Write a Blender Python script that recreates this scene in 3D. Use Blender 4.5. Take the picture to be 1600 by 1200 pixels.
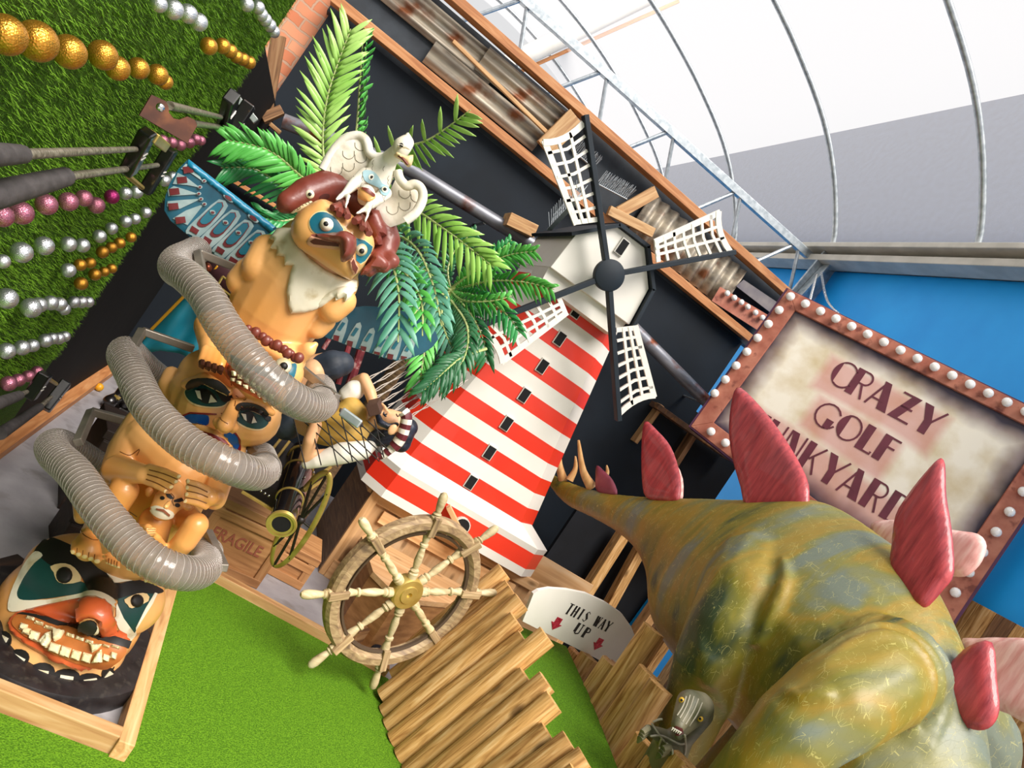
import bpy, bmesh, math, random
import numpy as np
from math import sin, cos, tan, pi, radians, sqrt, atan2
from mathutils import Vector, Matrix
from mathutils.bvhtree import BVHTree
from mathutils.geometry import delaunay_2d_cdt
for o in list(bpy.data.objects): bpy.data.objects.remove(o)
random.seed(7); np.random.seed(7)
SC = bpy.context.scene; COL = SC.collection
V = Vector
# ---------------- camera (26 mm equivalent phone lens, rolled 34 degrees) ----------------
FPX = 26/36*1600
YAW, ROLL, EYE = radians(19), radians(34), 1.6
CF = V((sin(YAW), cos(YAW), 0)); CH = V((cos(YAW), -sin(YAW), 0)); CU = V((0, 0, 1))
CR = cos(ROLL)*CH + sin(ROLL)*CU; CV = -sin(ROLL)*CH + cos(ROLL)*CU
C0 = V((0, 0, EYE))
cam = bpy.data.cameras.new('camera'); camo = bpy.data.objects.new('camera', cam); COL.objects.link(camo)
cam.sensor_width = 36; cam.lens = 26; cam.clip_start = .05; cam.clip_end = 200
m = Matrix((CR, CV, -CF)).transposed().to_4x4(); m.translation = C0; camo.matrix_world = m
SC.camera = camo
# ---------------- world, sun, exposure ----------------
w = bpy.data.worlds.new('sky'); SC.world = w; w.use_nodes = True
bg = w.node_tree.nodes['Background']; bg.inputs[0].default_value = (.97, .97, .98, 1); bg.inputs[1].default_value = .8
sl = bpy.data.lights.new('sun', 'SUN'); sl.energy = 7.3; sl.angle = radians(35); sl.color = (1, .93, .85)
so = bpy.data.objects.new('sun', sl); COL.objects.link(so)
so.rotation_euler = V((-.25, .8, -1.0)).to_track_quat('-Z', 'Y').to_euler()
SC.view_settings.view_transform = 'Standard'; SC.view_settings.look = 'None'
SC.view_settings.gamma = 1; SC.view_settings.use_curve_mapping = False
SC.view_settings.exposure = 0.0
# ---------------- helpers ----------------
def ray(px, py): return CF + (px-800)/FPX*CR + (600-py)/FPX*CV
def P(px, py, x=None, y=None, z=None, d=None):
    r = ray(px, py)
    t = d if d is not None else x/r.x if x is not None else y/r.y if y is not None else (z-EYE)/r.z
    return C0 + t*r
def srgb(h):
    if isinstance(h, str):
        h = h.lstrip('#'); c = [int(h[i:i+2], 16)/255 for i in (0, 2, 4)]
    else: c = [v/255 for v in h]
    return tuple(v/12.92 if v <= .04045 else ((v+.055)/1.055)**2.4 for v in c) + (1,)
WL = {}
def tag(o, label=None, cat=None, group=None, kind=None):
    if label: o['label'] = label
    if cat: o['category'] = cat
    if group: o['group'] = group
    if kind: o['kind'] = kind
    return o
def empty(name, loc, label=None, cat=None, group=None):
    o = bpy.data.objects.new(name, None); COL.objects.link(o); o.location = loc
    o.empty_display_size = .05; WL[o.name] = V(loc)
    return tag(o, label, cat, group)
def link(name, me, mat, parent=None, origin=None):
    """verts of me are in world space; origin: world point that becomes the object's own origin"""
    L = WL[parent.name] if parent else V((0, 0, 0))
    org = V(origin) if origin is not None else (L if parent else V((0, 0, 0)))
    if org.length > 0: me.transform(Matrix.Translation(-org))
    o = bpy.data.objects.new(name, me); COL.objects.link(o)
    if mat is not None:
        for mm in (mat if isinstance(mat, (list, tuple)) else [mat]): me.materials.append(mm)
    if parent: o.parent = parent; o.location = org - L
    else: o.location = org
    WL[o.name] = org
    return o
class MB:
    def __init__(s): s.v = []; s.f = []; s.m = []; s.mi = 0
    def add(s, vs, fs):
        n = len(s.v); s.v += [tuple(p) for p in vs]; s.f += [tuple(i+n for i in f) for f in fs]; s.m += [s.mi]*len(fs); return s
    def box(s, lo, hi):
        x0, y0, z0 = lo; x1, y1, z1 = hi
        return s.add([(x, y, z) for x in (x0, x1) for y in (y0, y1) for z in (z0, z1)],
            [(0,1,3,2), (4,6,7,5), (0,4,5,1), (2,3,7,6), (0,2,6,4), (1,5,7,3)])
    def bar(s, a, b, w, h, up=(0, 0, 1)):
        a, b = V(a), V(b); t = (b-a).normalized(); up = V(up)
        if abs(t.dot(up)) > .98: up = V((1, 0, 0))
        sd = t.cross(up).normalized(); u = sd.cross(t)
        vs = [p + sd*(w/2*i) + u*(h/2*j) for p in (a, b) for i, j in ((-1,-1), (1,-1), (1,1), (-1,1))]
        return s.add(vs, [(0,3,2,1), (4,5,6,7), (0,1,5,4), (1,2,6,5), (2,3,7,6), (3,0,4,7)])
    def hexa(s, q):  # 8 points: bottom 4, top 4
        return s.add(q, [(0,3,2,1), (4,5,6,7), (0,1,5,4), (1,2,6,5), (2,3,7,6), (3,0,4,7)])
    def tube(s, pts, r, n=10, cap=True, flat=1.0):
        pts = [V(p) for p in pts]; N = len(pts)
        rs = r if isinstance(r, (list, tuple)) else [r]*N
        t0 = (pts[1]-pts[0]).normalized(); ref = V((0, 0, 1)) if abs(t0.z) < .9 else V((1, 0, 0))
        sd = t0.cross(ref).normalized(); vs = []
        for i, p in enumerate(pts):
            t = (pts[min(i+1, N-1)]-pts[max(i-1, 0)])
            t = t.normalized() if t.length > 1e-9 else t0
            sd = (sd - t*sd.dot(t)).normalized(); u = t.cross(sd)
            for k in range(n):
                a = 2*pi*k/n; vs.append(p + sd*(cos(a)*rs[i]) + u*(sin(a)*rs[i]*flat))
        fs = [(i*n+k, i*n+(k+1) % n, (i+1)*n+(k+1) % n, (i+1)*n+k) for i in range(N-1) for k in range(n)]
        if cap: fs += [tuple(reversed(range(n))), tuple(range((N-1)*n, N*n))]
        return s.add(vs, fs)
    def lathe(s, a, axis, prof, n=20, close=True):  # prof: list of (dist along axis, radius)
        a = V(a); t = V(axis).normalized(); ref = V((0, 0, 1)) if abs(t.z) < .9 else V((1, 0, 0))
        sd = t.cross(ref).normalized(); u = t.cross(sd); vs = []
        for h, r in prof:
            for k in range(n):
                g = 2*pi*k/n; vs.append(a + t*h + (sd*cos(g)+u*sin(g))*max(r, 1e-5))
        N = len(prof)
        fs = [(i*n+k, i*n+(k+1) % n, (i+1)*n+(k+1) % n, (i+1)*n+k) for i in range(N-1) for k in range(n)]
        if close: fs += [tuple(reversed(range(n))), tuple(range((N-1)*n, N*n))]
        return s.add(vs, fs)
    def ball(s, c, r, sc=(1, 1, 1), rot=None, n=16, m_=10):
        c = V(c); vs = []; R = rot or Matrix.Identity(3)
        for i in range(m_+1):
            th = pi*i/m_
            for k in range(n):
                a = 2*pi*k/n
                rr = max(sin(th), 1e-4)
                vs.append(c + R @ V((rr*cos(a)*r*sc[0], rr*sin(a)*r*sc[1], cos(th)*r*sc[2])))
        fs = [(i*n+k, (i+1)*n+k, (i+1)*n+(k+1) % n, i*n+(k+1) % n) for i in range(m_) for k in range(n)]
        return s.add(vs, fs)
    def capsule(s, a, b, ra, rb, n=14, k=5):
        a, b = V(a), V(b); L = (b-a).length
        if L < 1e-5: return s.ball(a, max(ra, rb), n=n)
        prof = [(-ra*cos(pi/2*i/k), ra*sin(pi/2*i/k)) for i in range(k+1)] + [(L+rb*sin(pi/2*i/k), rb*cos(pi/2*i/k)) for i in range(k+1)]
        return s.lathe(a, b-a, prof, n)
    def prism(s, pts, off):
        """closed polygon (world points) extruded by vector off"""
        n = len(pts); off = V(off); vs = [V(p) for p in pts] + [V(p)+off for p in pts]
        return s.add(vs, [tuple(reversed(range(n))), tuple(range(n, 2*n))] + [(i, (i+1) % n, n+(i+1) % n, n+i) for i in range(n)])
    def mesh(s, name='m'):
        me = bpy.data.meshes.new(name); me.from_pydata(s.v, [], s.f); 
        if s.mi or any(s.m): me.polygons.foreach_set('material_index', s.m)
        me.update(); return me
    def build(s, name, mat, parent=None, origin=None, smooth=False, fix=True, bevel=0, sharp=40):
        me = s.mesh(name)
        if fix or bevel:
            b = bmesh.new(); b.from_mesh(me); bmesh.ops.recalc_face_normals(b, faces=b.faces); b.to_mesh(me); b.free()
        if smooth:
            me.polygons.foreach_set('use_smooth', [True]*len(me.polygons))
            if sharp: me.set_sharp_from_angle(angle=radians(sharp))
        o = link(name, me, mat, parent, origin)
        if bevel:
            md = o.modifiers.new('bevel', 'BEVEL'); md.width = bevel; md.segments = 2; md.limit_method = 'ANGLE'
        return o
def lbox(name, a, b, w, h, mat, parent=None, up=(0, 0, 1), bevel=.003, jag=0):
    """a bar whose own X axis runs along its length, so wood grain follows it"""
    a, b = V(a), V(b); t = (b-a).normalized(); up = V(up)
    if abs(t.dot(up)) > .98: up = V((1, 0, 0))
    sd = up.cross(t).normalized(); u = t.cross(sd); L = (b-a).length
    mb = MB().box((0, -w/2, -h/2), (L, w/2, h/2)); me = mb.mesh(name)
    o = bpy.data.objects.new(name, me); COL.objects.link(o); me.materials.append(mat)
    M = Matrix((t, sd, u)).transposed().to_4x4(); M.translation = a
    if parent: o.parent = parent; M.translation = a - WL[parent.name]
    o.matrix_local = M; WL[o.name] = a
    if bevel:
        md = o.modifiers.new('bevel', 'BEVEL'); md.width = bevel; md.segments = 2
    return o
def halflog(name, a, b, w, d, mat, parent, face):
    """half round timber: flat back, round face towards 'face'"""
    a, b = V(a), V(b); t = (b-a).normalized(); f = V(face); f = (f-t*f.dot(t)).normalized(); sd = f.cross(t)
    L = (b-a).length; n = 9
    prof = [(-w/2, 0)] + [(-w/2*cos(pi*i/n), d*(.25+.75*sin(pi*i/n)**.7)) for i in range(n+1)] + [(w/2, 0)]
    vs = [(x, y, z) for x in (0, L) for y, z in prof]; k = len(prof)
    mb = MB().add(vs, [tuple(reversed(range(k))), tuple(range(k, 2*k))] + [(i, (i+1) % k, k+(i+1) % k, k+i) for i in range(k)])
    me = mb.mesh(name); bm = bmesh.new(); bm.from_mesh(me); bmesh.ops.recalc_face_normals(bm, faces=bm.faces); bm.to_mesh(me); bm.free()
    me.polygons.foreach_set('use_smooth', [True]*len(me.polygons)); me.set_sharp_from_angle(angle=radians(35))
    o = bpy.data.objects.new(name, me); COL.objects.link(o); me.materials.append(mat)
    M = Matrix((t, sd, f)).transposed().to_4x4(); M.translation = a - (WL[parent.name] if parent else V((0, 0, 0)))
    if parent: o.parent = parent
    o.matrix_local = M; WL[o.name] = a
    return o
def evalmesh(me, mods):
    o = bpy.data.objects.new('tmp', me); COL.objects.link(o)
    for kind, kw in mods:
        md = o.modifiers.new('m', kind)
        for k, v in kw.items(): setattr(md, k, v)
    bpy.context.view_layer.update()
    dg = bpy.context.evaluated_depsgraph_get()
    new = bpy.data.meshes.new_from_object(o.evaluated_get(dg))
    bpy.data.objects.remove(o); return new
def sculpt(name, mb, mat, parent=None, voxel=.008, sm=4, origin=None, extra=()):
    me = evalmesh(mb.mesh(name), [('REMESH', dict(mode='VOXEL', voxel_size=voxel)), ('SMOOTH', dict(iterations=sm, factor=.6))] + list(extra))
    me.polygons.foreach_set('use_smooth', [True]*len(me.polygons))
    me.materials.clear()
    return link(name, me, mat, parent, origin)
def bvh_of(*objs):
    vs, fs = [], []
    for o in objs:
        L = WL[o.name]; n = len(vs)
        vs += [v.co + L for v in o.data.vertices]; fs += [tuple(i+n for i in p.vertices) for p in o.data.polygons]
    return BVHTree.FromPolygons(vs, fs)
def crom(pts, n=6, closed=False):
    pts = [V(p) for p in pts]; N = len(pts); out = []
    rng = range(N) if closed else range(N-1)
    for i in rng:
        p0, p1, p2, p3 = (pts[(i-1) % N], pts[i], pts[(i+1) % N], pts[(i+2) % N]) if closed else (pts[max(i-1, 0)], pts[i], pts[i+1], pts[min(i+2, N-1)])
        for k in range(n):
            t = k/n
            out.append(.5*((2*p1)+(p2-p0)*t+(2*p0-5*p1+4*p2-p3)*t*t+(3*p1-p0-3*p2+p3)*t**3))
    if not closed: out.append(pts[-1])
    return out
def inpoly(x, y, poly):
    c = False; j = len(poly)-1
    for i in range(len(poly)):
        xi, yi = poly[i][0], poly[i][1]; xj, yj = poly[j][0], poly[j][1]
        if (yi > y) != (yj > y) and x < (xj-xi)*(y-yi)/(yj-yi)+xi: c = not c
        j = i
    return c
def polytri(poly, step):
    """poly 2D list -> (verts2d, tris, edge distance per vert, boundary count)"""
    bd = []
    for i in range(len(poly)):
        a, b = V(poly[i][:2]), V(poly[(i+1) % len(poly)][:2]); n = max(1, int((b-a).length/step))
        bd += [a+(b-a)*k/n for k in range(n)]
    A = np.array([tuple(p) for p in bd]); B = np.roll(A, -1, axis=0)
    xs = np.arange(A[:, 0].min()+step*.5, A[:, 0].max(), step); ys = np.arange(A[:, 1].min()+step*.5, A[:, 1].max(), step)
    def dist(p):
        ab = B-A; t = np.clip(((p-A)*ab).sum(1)/np.maximum((ab**2).sum(1), 1e-12), 0, 1)
        return np.sqrt((((A+ab*t[:, None])-p)**2).sum(1).min())
    ins = []
    for i, x in enumerate(xs):
        for y in ys + (step*.5 if i % 2 else 0):
            if inpoly(x, y, A) and dist(np.array((x, y))) > step*.45: ins.append(V((x, y)))
    n = len(bd)
    r = delaunay_2d_cdt(bd+ins, [(i, (i+1) % n) for i in range(n)], [], 1, 1e-7)
    vs, fs, ov = r[0], r[2], r[3]
    d = [0 if any(q < n for q in o) else dist(np.array(tuple(v))) for v, o in zip(vs, ov)]
    return vs, fs, d
def shell(fr, bk, fs, edges_from=None):
    """front and back vert lists with the same tris -> closed MB data"""
    n = len(fr); cnt = {}
    for f in fs:
        for i in range(len(f)):
            e = (f[i], f[(i+1) % len(f)]); cnt[e] = 1
    side = [e for e in cnt if (e[1], e[0]) not in cnt]
    return fr+bk, [tuple(f) for f in fs] + [tuple(i+n for i in reversed(f)) for f in fs] + [(b, a, a+n, b+n) for a, b in side]
def relief(poly_px, plane, thick=.01, dome=.02, dome_back=None, edge=.03, step=.012, smooth_px=0, fn=None, mb=None):
    """outline seen from the camera laid on a real plane (point, normal) with its own thickness and a domed front"""
    p0, n = V(plane[0]), V(plane[1]).normalized()
    if n.dot(CF) > 0: n = -n
    e1 = n.cross(V((0, 0, 1))).normalized(); e2 = e1.cross(n)
    if smooth_px: poly_px = [tuple(q)[:2] for q in crom([(a, b, 0) for a, b in poly_px], smooth_px, True)]
    q = []
    for a, b in poly_px:
        r = ray(a, b); t = (p0-C0).dot(n)/r.dot(n); w_ = C0+r*t-p0; q.append((w_.dot(e1), w_.dot(e2)))
    vs, fs, d = polytri(q, step)
    db = dome if dome_back is None else dome_back
    pf = lambda x: sqrt(max(0, 1-(1-min(x/edge, 1))**2))
    fr = [p0+e1*v.x+e2*v.y+n*(thick/2+dome*pf(k)+(fn(v.x, v.y) if fn else 0)) for v, k in zip(vs, d)]
    bk = [p0+e1*v.x+e2*v.y-n*(thick/2+db*pf(k)) for v, k in zip(vs, d)]
    v_, f_ = shell(fr, bk, fs); mb = mb or MB(); mb.add(v_, f_); return mb
def decal(poly_px, bvh, off=.003, step=3, smooth_px=0, dome=0, edge=4, mb=None, back=.004):
    """a painted or carved patch lying on a real surface under the outline traced in the photo"""
    if smooth_px: poly_px = [tuple(q)[:2] for q in crom([(a, b, 0) for a, b in poly_px], smooth_px, True)]
    vs, fs, d = polytri(poly_px, step)
    fr, bk, ok = [], [], []
    for v, k in zip(vs, d):
        r = ray(v.x, v.y).normalized(); h = bvh.ray_cast(C0, r)
        if h[0] is None: ok.append(False); fr.append(C0); bk.append(C0); continue
        nn = h[1] if h[1].dot(r) < 0 else -h[1]
        # keep patches from climbing up grazing sides
        n2 = (nn - r*.8).normalized()
        ok.append(True); fr.append(h[0]+n2*(off+dome*sqrt(max(0, 1-(1-min(k/edge, 1))**2)))); bk.append(h[0]-n2*back)
    fs = [f for f in fs if all(ok[i] for i in f) and max((fr[f[i]]-fr[f[i-1]]).length for i in range(3)) < .08]
    par = {}
    def find(i):
        while par.setdefault(i, i) != i: par[i] = par[par[i]]; i = par[i]
        return i
    for f in fs:
        for i in f[1:]: par[find(i)] = find(f[0])
    cnt = {}
    for f in fs: cnt[find(f[0])] = cnt.get(find(f[0]), 0)+1
    if cnt: big = max(cnt, key=cnt.get); fs = [f for f in fs if find(f[0]) == big]
    use = sorted({i for f in fs for i in f}); mp = {i: k for k, i in enumerate(use)}
    v_, f_ = shell([fr[i] for i in use], [bk[i] for i in use], [tuple(mp[i] for i in f) for f in fs])
    mb = mb or MB(); mb.add(v_, f_); return mb
def linedecal(pts_px, bvh, w=.004, off=.001, mb=None, n=4, closed=False):
    pts = [tuple(q)[:2] for q in crom([(a, b, 0) for a, b in pts_px], n, closed)]
    mb = mb or MB(); run = []
    for a, b in pts:
        r = ray(a, b).normalized(); h = bvh.ray_cast(C0, r)
        if h[0] is not None and (not run or (h[0]-run[-1]).length < .06): run.append(h[0]-r*off)
        else:
            if len(run) > 1: mb.tube(run, w/2, 6)
            run = []
    if len(run) > 1: mb.tube(run, w/2, 6)
    return mb
# ---------------- materials ----------------
MATS = {}
def nd(nt, kind, **kw):
    n = nt.nodes.new(kind)
    for k, v in kw.items():
        if isinstance(v, (int, float, tuple, str)) and k in [i.name.replace(' ', '_') for i in n.inputs]: n.inputs[k.replace('_', ' ')].default_value = v
        else: setattr(n, k, v)
    return n
def mat(name, c1, c2=None, rough=.6, metal=0, scale=8, stretch=(1, 1, 1), bump=0, bscale=None, contrast=(.35, .65), spec=.5, coat=0, detail=5, dirt=None, dirt_scale=3, coords='Object'):
    if name in MATS: return MATS[name]
    m = bpy.data.materials.new(name); m.use_nodes = True; nt = m.node_tree; b = nt.nodes['Principled BSDF']; L = nt.links
    b.inputs['Roughness'].default_value = rough; b.inputs['Metallic'].default_value = metal
    b.inputs['Specular IOR Level'].default_value = spec; b.inputs['Coat Weight'].default_value = coat
    b.inputs['Base Color'].default_value = srgb(c1)
    tc = nt.nodes.new('ShaderNodeTexCoord'); mp = nt.nodes.new('ShaderNodeMapping'); L.new(tc.outputs[coords], mp.inputs[0])
    mp.inputs['Scale'].default_value = stretch
    nz = nt.nodes.new('ShaderNodeTexNoise'); nz.inputs['Scale'].default_value = scale; nz.inputs['Detail'].default_value = detail
    L.new(mp.outputs[0], nz.inputs['Vector'])
    out = None
    if c2:
        cr = nt.nodes.new('ShaderNodeValToRGB'); cr.color_ramp.elements[0].position = contrast[0]; cr.color_ramp.elements[1].position = contrast[1]
        cr.color_ramp.elements[0].color = srgb(c1); cr.color_ramp.elements[1].color = srgb(c2)
        L.new(nz.outputs['Fac'], cr.inputs[0]); out = cr.outputs[0]
    if dirt:
        n2 = nt.nodes.new('ShaderNodeTexNoise'); n2.inputs['Scale'].default_value = dirt_scale; n2.inputs['Detail'].default_value = 8
        L.new(tc.outputs[coords], n2.inputs['Vector'])
        r2 = nt.nodes.new('ShaderNodeValToRGB'); r2.color_ramp.elements[0].position = .56; r2.color_ramp.elements[1].position = .7
        L.new(n2.outputs['Fac'], r2.inputs[0]); mx = nt.nodes.new('ShaderNodeMix'); mx.data_type = 'RGBA'
        L.new(r2.outputs[0], mx.inputs[0]); mx.inputs[7].default_value = srgb(dirt)
        if out: L.new(out, mx.inputs[6])
        else: mx.inputs[6].default_value = srgb(c1)
        out = mx.outputs[2]
    if out: L.new(out, b.inputs['Base Color'])
    if bump:
        src = nz
        if bscale:
            src = nt.nodes.new('ShaderNodeTexNoise'); src.inputs['Scale'].default_value = bscale; src.inputs['Detail'].default_value = 4; L.new(mp.outputs[0], src.inputs['Vector'])
        bp = nt.nodes.new('ShaderNodeBump'); bp.inputs['Strength'].default_value = bump; bp.inputs['Distance'].default_value = .01
        L.new(src.outputs['Fac'], bp.inputs['Height']); L.new(bp.outputs[0], b.inputs['Normal'])
    MATS[name] = m; return m
def wood(name, c1, c2, c3, axis='x', rough=.6, scale=1.0, knots=True, bump=.25):
    if name in MATS: return MATS[name]
    m = bpy.data.materials.new(name); m.use_nodes = True; nt = m.node_tree; b = nt.nodes['Principled BSDF']; L = nt.links
    b.inputs['Roughness'].default_value = rough
    tc = nt.nodes.new('ShaderNodeTexCoord'); oi = nt.nodes.new('ShaderNodeObjectInfo')
    ad = nt.nodes.new('ShaderNodeVectorMath'); ad.operation = 'MULTIPLY_ADD'; ad.inputs[1].default_value = (1, 1, 1)
    cm = nt.nodes.new('ShaderNodeMath'); cm.operation = 'MULTIPLY'; cm.inputs[1].default_value = 37.0
    L.new(oi.outputs['Random'], cm.inputs[0]); L.new(tc.outputs['Object'], ad.inputs[0]); L.new(cm.outputs[0], ad.inputs[2])
    mp = nt.nodes.new('ShaderNodeMapping'); L.new(ad.outputs[0], mp.inputs[0])
    k = {'x': (1.2, 14, 14), 'y': (14, 1.2, 14), 'z': (14, 14, 1.2)}[axis]
    mp.inputs['Scale'].default_value = tuple(q*scale for q in k)
    nz = nt.nodes.new('ShaderNodeTexNoise'); nz.inputs['Scale'].default_value = 2.2; nz.inputs['Detail'].default_value = 8; nz.inputs['Distortion'].default_value = 1.2
    L.new(mp.outputs[0], nz.inputs['Vector'])
    cr = nt.nodes.new('ShaderNodeValToRGB'); e = cr.color_ramp.elements
    e[0].position = .3; e[0].color = srgb(c1); e[1].position = .52; e[1].color = srgb(c2); q = e.new(.72); q.color = srgb(c3)
    L.new(nz.outputs['Fac'], cr.inputs[0]); out = cr.outputs[0]
    hv = nt.nodes.new('ShaderNodeHueSaturation'); L.new(out, hv.inputs['Color'])
    mr = nt.nodes.new('ShaderNodeMapRange'); mr.inputs[3].default_value = .8; mr.inputs[4].default_value = 1.15; L.new(oi.outputs['Random'], mr.inputs[0]); L.new(mr.outputs[0], hv.inputs['Value']); out = hv.outputs[0]
    if knots:
        mp2 = nt.nodes.new('ShaderNodeMapping'); L.new(ad.outputs[0], mp2.inputs[0])
        k2 = {'x': (3, 7, 7), 'y': (7, 3, 7), 'z': (7, 7, 3)}[axis]; mp2.inputs['Scale'].default_value = k2
        vo = nt.nodes.new('ShaderNodeTexVoronoi'); vo.inputs['Scale'].default_value = 1.0; L.new(mp2.outputs[0], vo.inputs['Vector'])
        r2 = nt.nodes.new('ShaderNodeValToRGB'); r2.color_ramp.elements[0].position = .06; r2.color_ramp.elements[0].color = (1, 1, 1, 1); r2.color_ramp.elements[1].position = .14; r2.color_ramp.elements[1].color = (0, 0, 0, 1)
        L.new(vo.outputs['Distance'], r2.inputs[0]); mx = nt.nodes.new('ShaderNodeMix'); mx.data_type = 'RGBA'
        ml = nt.nodes.new('ShaderNodeMath'); ml.operation = 'MULTIPLY'; ml.inputs[1].default_value = .75; L.new(r2.outputs[0], ml.inputs[0])
        L.new(ml.outputs[0], mx.inputs[0]); L.new(out, mx.inputs[6]); mx.inputs[7].default_value = tuple(v*.35 for v in srgb(c1)[:3])+(1,); out = mx.outputs[2]
    L.new(out, b.inputs['Base Color'])
    bp = nt.nodes.new('ShaderNodeBump'); bp.inputs['Strength'].default_value = bump; bp.inputs['Distance'].default_value = .004
    L.new(nz.outputs['Fac'], bp.inputs['Height']); L.new(bp.outputs[0], b.inputs['Normal'])
    MATS[name] = m; return m
pine = wood('pine', '#a9784a', '#c69a66', '#d8b383'); pine_y = wood('pine_y', '#a9784a', '#c69a66', '#d8b383', 'y'); pine_z = wood('pine_z', '#a9784a', '#c69a66', '#d8b383', 'z')
logw = wood('log_wood', '#94642f', '#cf9f60', '#e6c08a', scale=1.5, bump=.5)
oldwood = wood('old_wood', '#5a3d26', '#8a6340', '#a8835c'); oldwood_z = wood('old_wood_z', '#4a3220', '#7a5636', '#9a7550', 'z')
orange_w = wood('orange_batten', '#a8683a', '#c58550', '#d79f6c', knots=False)
ply = wood('plywood', '#b98a58', '#d9ab78', '#e5c195', 'x', scale=.45); ply_z = wood('plywood_z', '#b98a58', '#d9ab78', '#e5c195', 'z', scale=.45)
black_m = mat('black_paint', '#0f1115', '#14171c', rough=.7, scale=5, spec=.3)
steel = mat('galvanised_steel', '#9aa3a8', '#bcc3c6', rough=.35, metal=.7, scale=20)
white_m = mat('white_paint', '#e9e5dc', '#dfdbd0', rough=.45, scale=3)
dark_m = mat('dark_navy', '#111c25', '#15222c', rough=.6, scale=6, spec=.35)
chrome = mat('chrome', '#d0d0d0', rough=.15, metal=1)
gold_m = mat('brass', '#b89a4e', '#d5bb6a', rough=.35, metal=.6, scale=12)
# ================= the room =================
def turf_mat(name, c1, c2, c3):
    m = bpy.data.materials.new(name); m.use_nodes = True; nt = m.node_tree; b = nt.nodes['Principled BSDF']; L = nt.links
    b.inputs['Roughness'].default_value = .75; b.inputs['Specular IOR Level'].default_value = .2
    tc = nt.nodes.new('ShaderNodeTexCoord'); nz = nt.nodes.new('ShaderNodeTexNoise'); nz.inputs['Scale'].default_value = 190; nz.inputs['Detail'].default_value = 2
    L.new(tc.outputs['Object'], nz.inputs['Vector']); cr = nt.nodes.new('ShaderNodeValToRGB'); e = cr.color_ramp.elements
    e[0].position = .3; e[0].color = srgb(c1); e[1].position = .7; e[1].color = srgb(c3); q = e.new(.5); q.color = srgb(c2)
    L.new(nz.outputs['Fac'], cr.inputs[0]); L.new(cr.outputs[0], b.inputs['Base Color'])
    bp = nt.nodes.new('ShaderNodeBump'); bp.inputs['Strength'].default_value = .8; bp.inputs['Distance'].default_value = .006
    L.new(nz.outputs['Fac'], bp.inputs['Height']); L.new(bp.outputs[0], b.inputs['Normal']); return m
carpet_m = turf_mat('short_turf', '#395f0a', '#517c12', '#68951c')
turfbase_m = turf_mat('turf_backing', '#2c430f', '#3d5c14', '#4f7a1c')
conc = mat('painted_concrete', '#8f8b8e', '#a5a1a3', rough=.6, scale=4, bump=.15, bscale=40, dirt='#7d7876', dirt_scale=7)
MB().box((-3, -2, -.1), (6.2, 14, 0)).build('floor', conc, origin=(1.5, 6, -.1))['kind'] = 'structure'
def slab(name, poly, z0, z1, m, **k):
    o = MB().prism([(x, y, z0) for x, y in poly], (0, 0, z1-z0)).build(name, m, origin=(poly[0][0], poly[0][1], z0), **k); return o
# grass carpet on the floor (front lawn, and the strip behind the display frame on the left)
c = slab('putting_green', [(-.6, -1.2), (1.72, -1.2), (1.72, 2.0), (1.52, 2.2), (1.52, 3.44), (1.17, 3.5), (.53, 3.6), (.37, 3.59), (.41, 2.21), (-.6, 2.21)], 0, .012, carpet_m)
tag(c, 'bright green short pile putting carpet lying in front of the totem and ship wheel', 'artificial grass')
# display frame lumber
k = empty('display_edging', (.37, 2.24, 0), 'pale timber edging boards framing the grey display floor around the totem', 'timber edging')
lbox('edging_board', (-.59, 2.24, .035), (.36, 2.24, .035), .05, .07, pine, k); lbox('edging_board', (.385, 2.2, .035), (.335, 3.6, .035), .05, .07, pine, k)
lbox('edging_board', (.37, 3.61, .03), (1.17, 3.52, .03), .05, .055, pine, k); lbox('edging_board', (1.17, 3.52, .03), (1.5, 3.46, .03), .05, .055, pine, k)
lbox('edging_board', (-.585, 3.3, .03), (-.6, 5.95, .03), .07, .06, orange_w, k)
# walls
red_brick = bpy.data.materials.new('orange_brick'); red_brick.use_nodes = True; nt = red_brick.node_tree; b = nt.nodes['Principled BSDF']
tc = nt.nodes.new('ShaderNodeTexCoord'); mp = nt.nodes.new('ShaderNodeMapping'); mp.inputs['Rotation'].default_value = (radians(90), 0, 0)
bt = nt.nodes.new('ShaderNodeTexBrick'); nt.links.new(tc.outputs['Object'], mp.inputs[0]); 
nz = nt.nodes.new('ShaderNodeTexNoise'); nz.inputs['Scale'].default_value = 14; nt.links.new(tc.outputs['Object'], nz.inputs['Vector'])
mxv = nt.nodes.new('ShaderNodeMix'); mxv.data_type = 'RGBA'; mxv.inputs[0].default_value = .03
nt.links.new(mp.outputs[0], mxv.inputs[6]); nt.links.new(nz.outputs['Color'], mxv.inputs[7]); nt.links.new(mxv.outputs[2], bt.inputs['Vector'])
bt.inputs['Color1'].default_value = srgb('#c97a55'); bt.inputs['Color2'].default_value = srgb('#e09a74'); bt.inputs['Mortar'].default_value = srgb('#c09a80')
bt.inputs['Scale'].default_value = 1; bt.inputs['Brick Width'].default_value = .2; bt.inputs['Row Height'].default_value = .085; bt.inputs['Mortar Size'].default_value = .008
nt.links.new(bt.outputs['Color'], b.inputs['Base Color']); b.inputs['Roughness'].default_value = .9
bp = nt.nodes.new('ShaderNodeBump'); bp.inputs['Distance'].default_value = .03; nt.links.new(bt.outputs['Fac'], bp.inputs['Height']); bp.invert = True; nt.links.new(bp.outputs[0], b.inputs['Normal'])
MB().box((-3, 6.12, 0), (-.3, 6.3, 4.2)).build('wall_back_left', red_brick, origin=(-3, 6.12, 0))['kind'] = 'structure'
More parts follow.
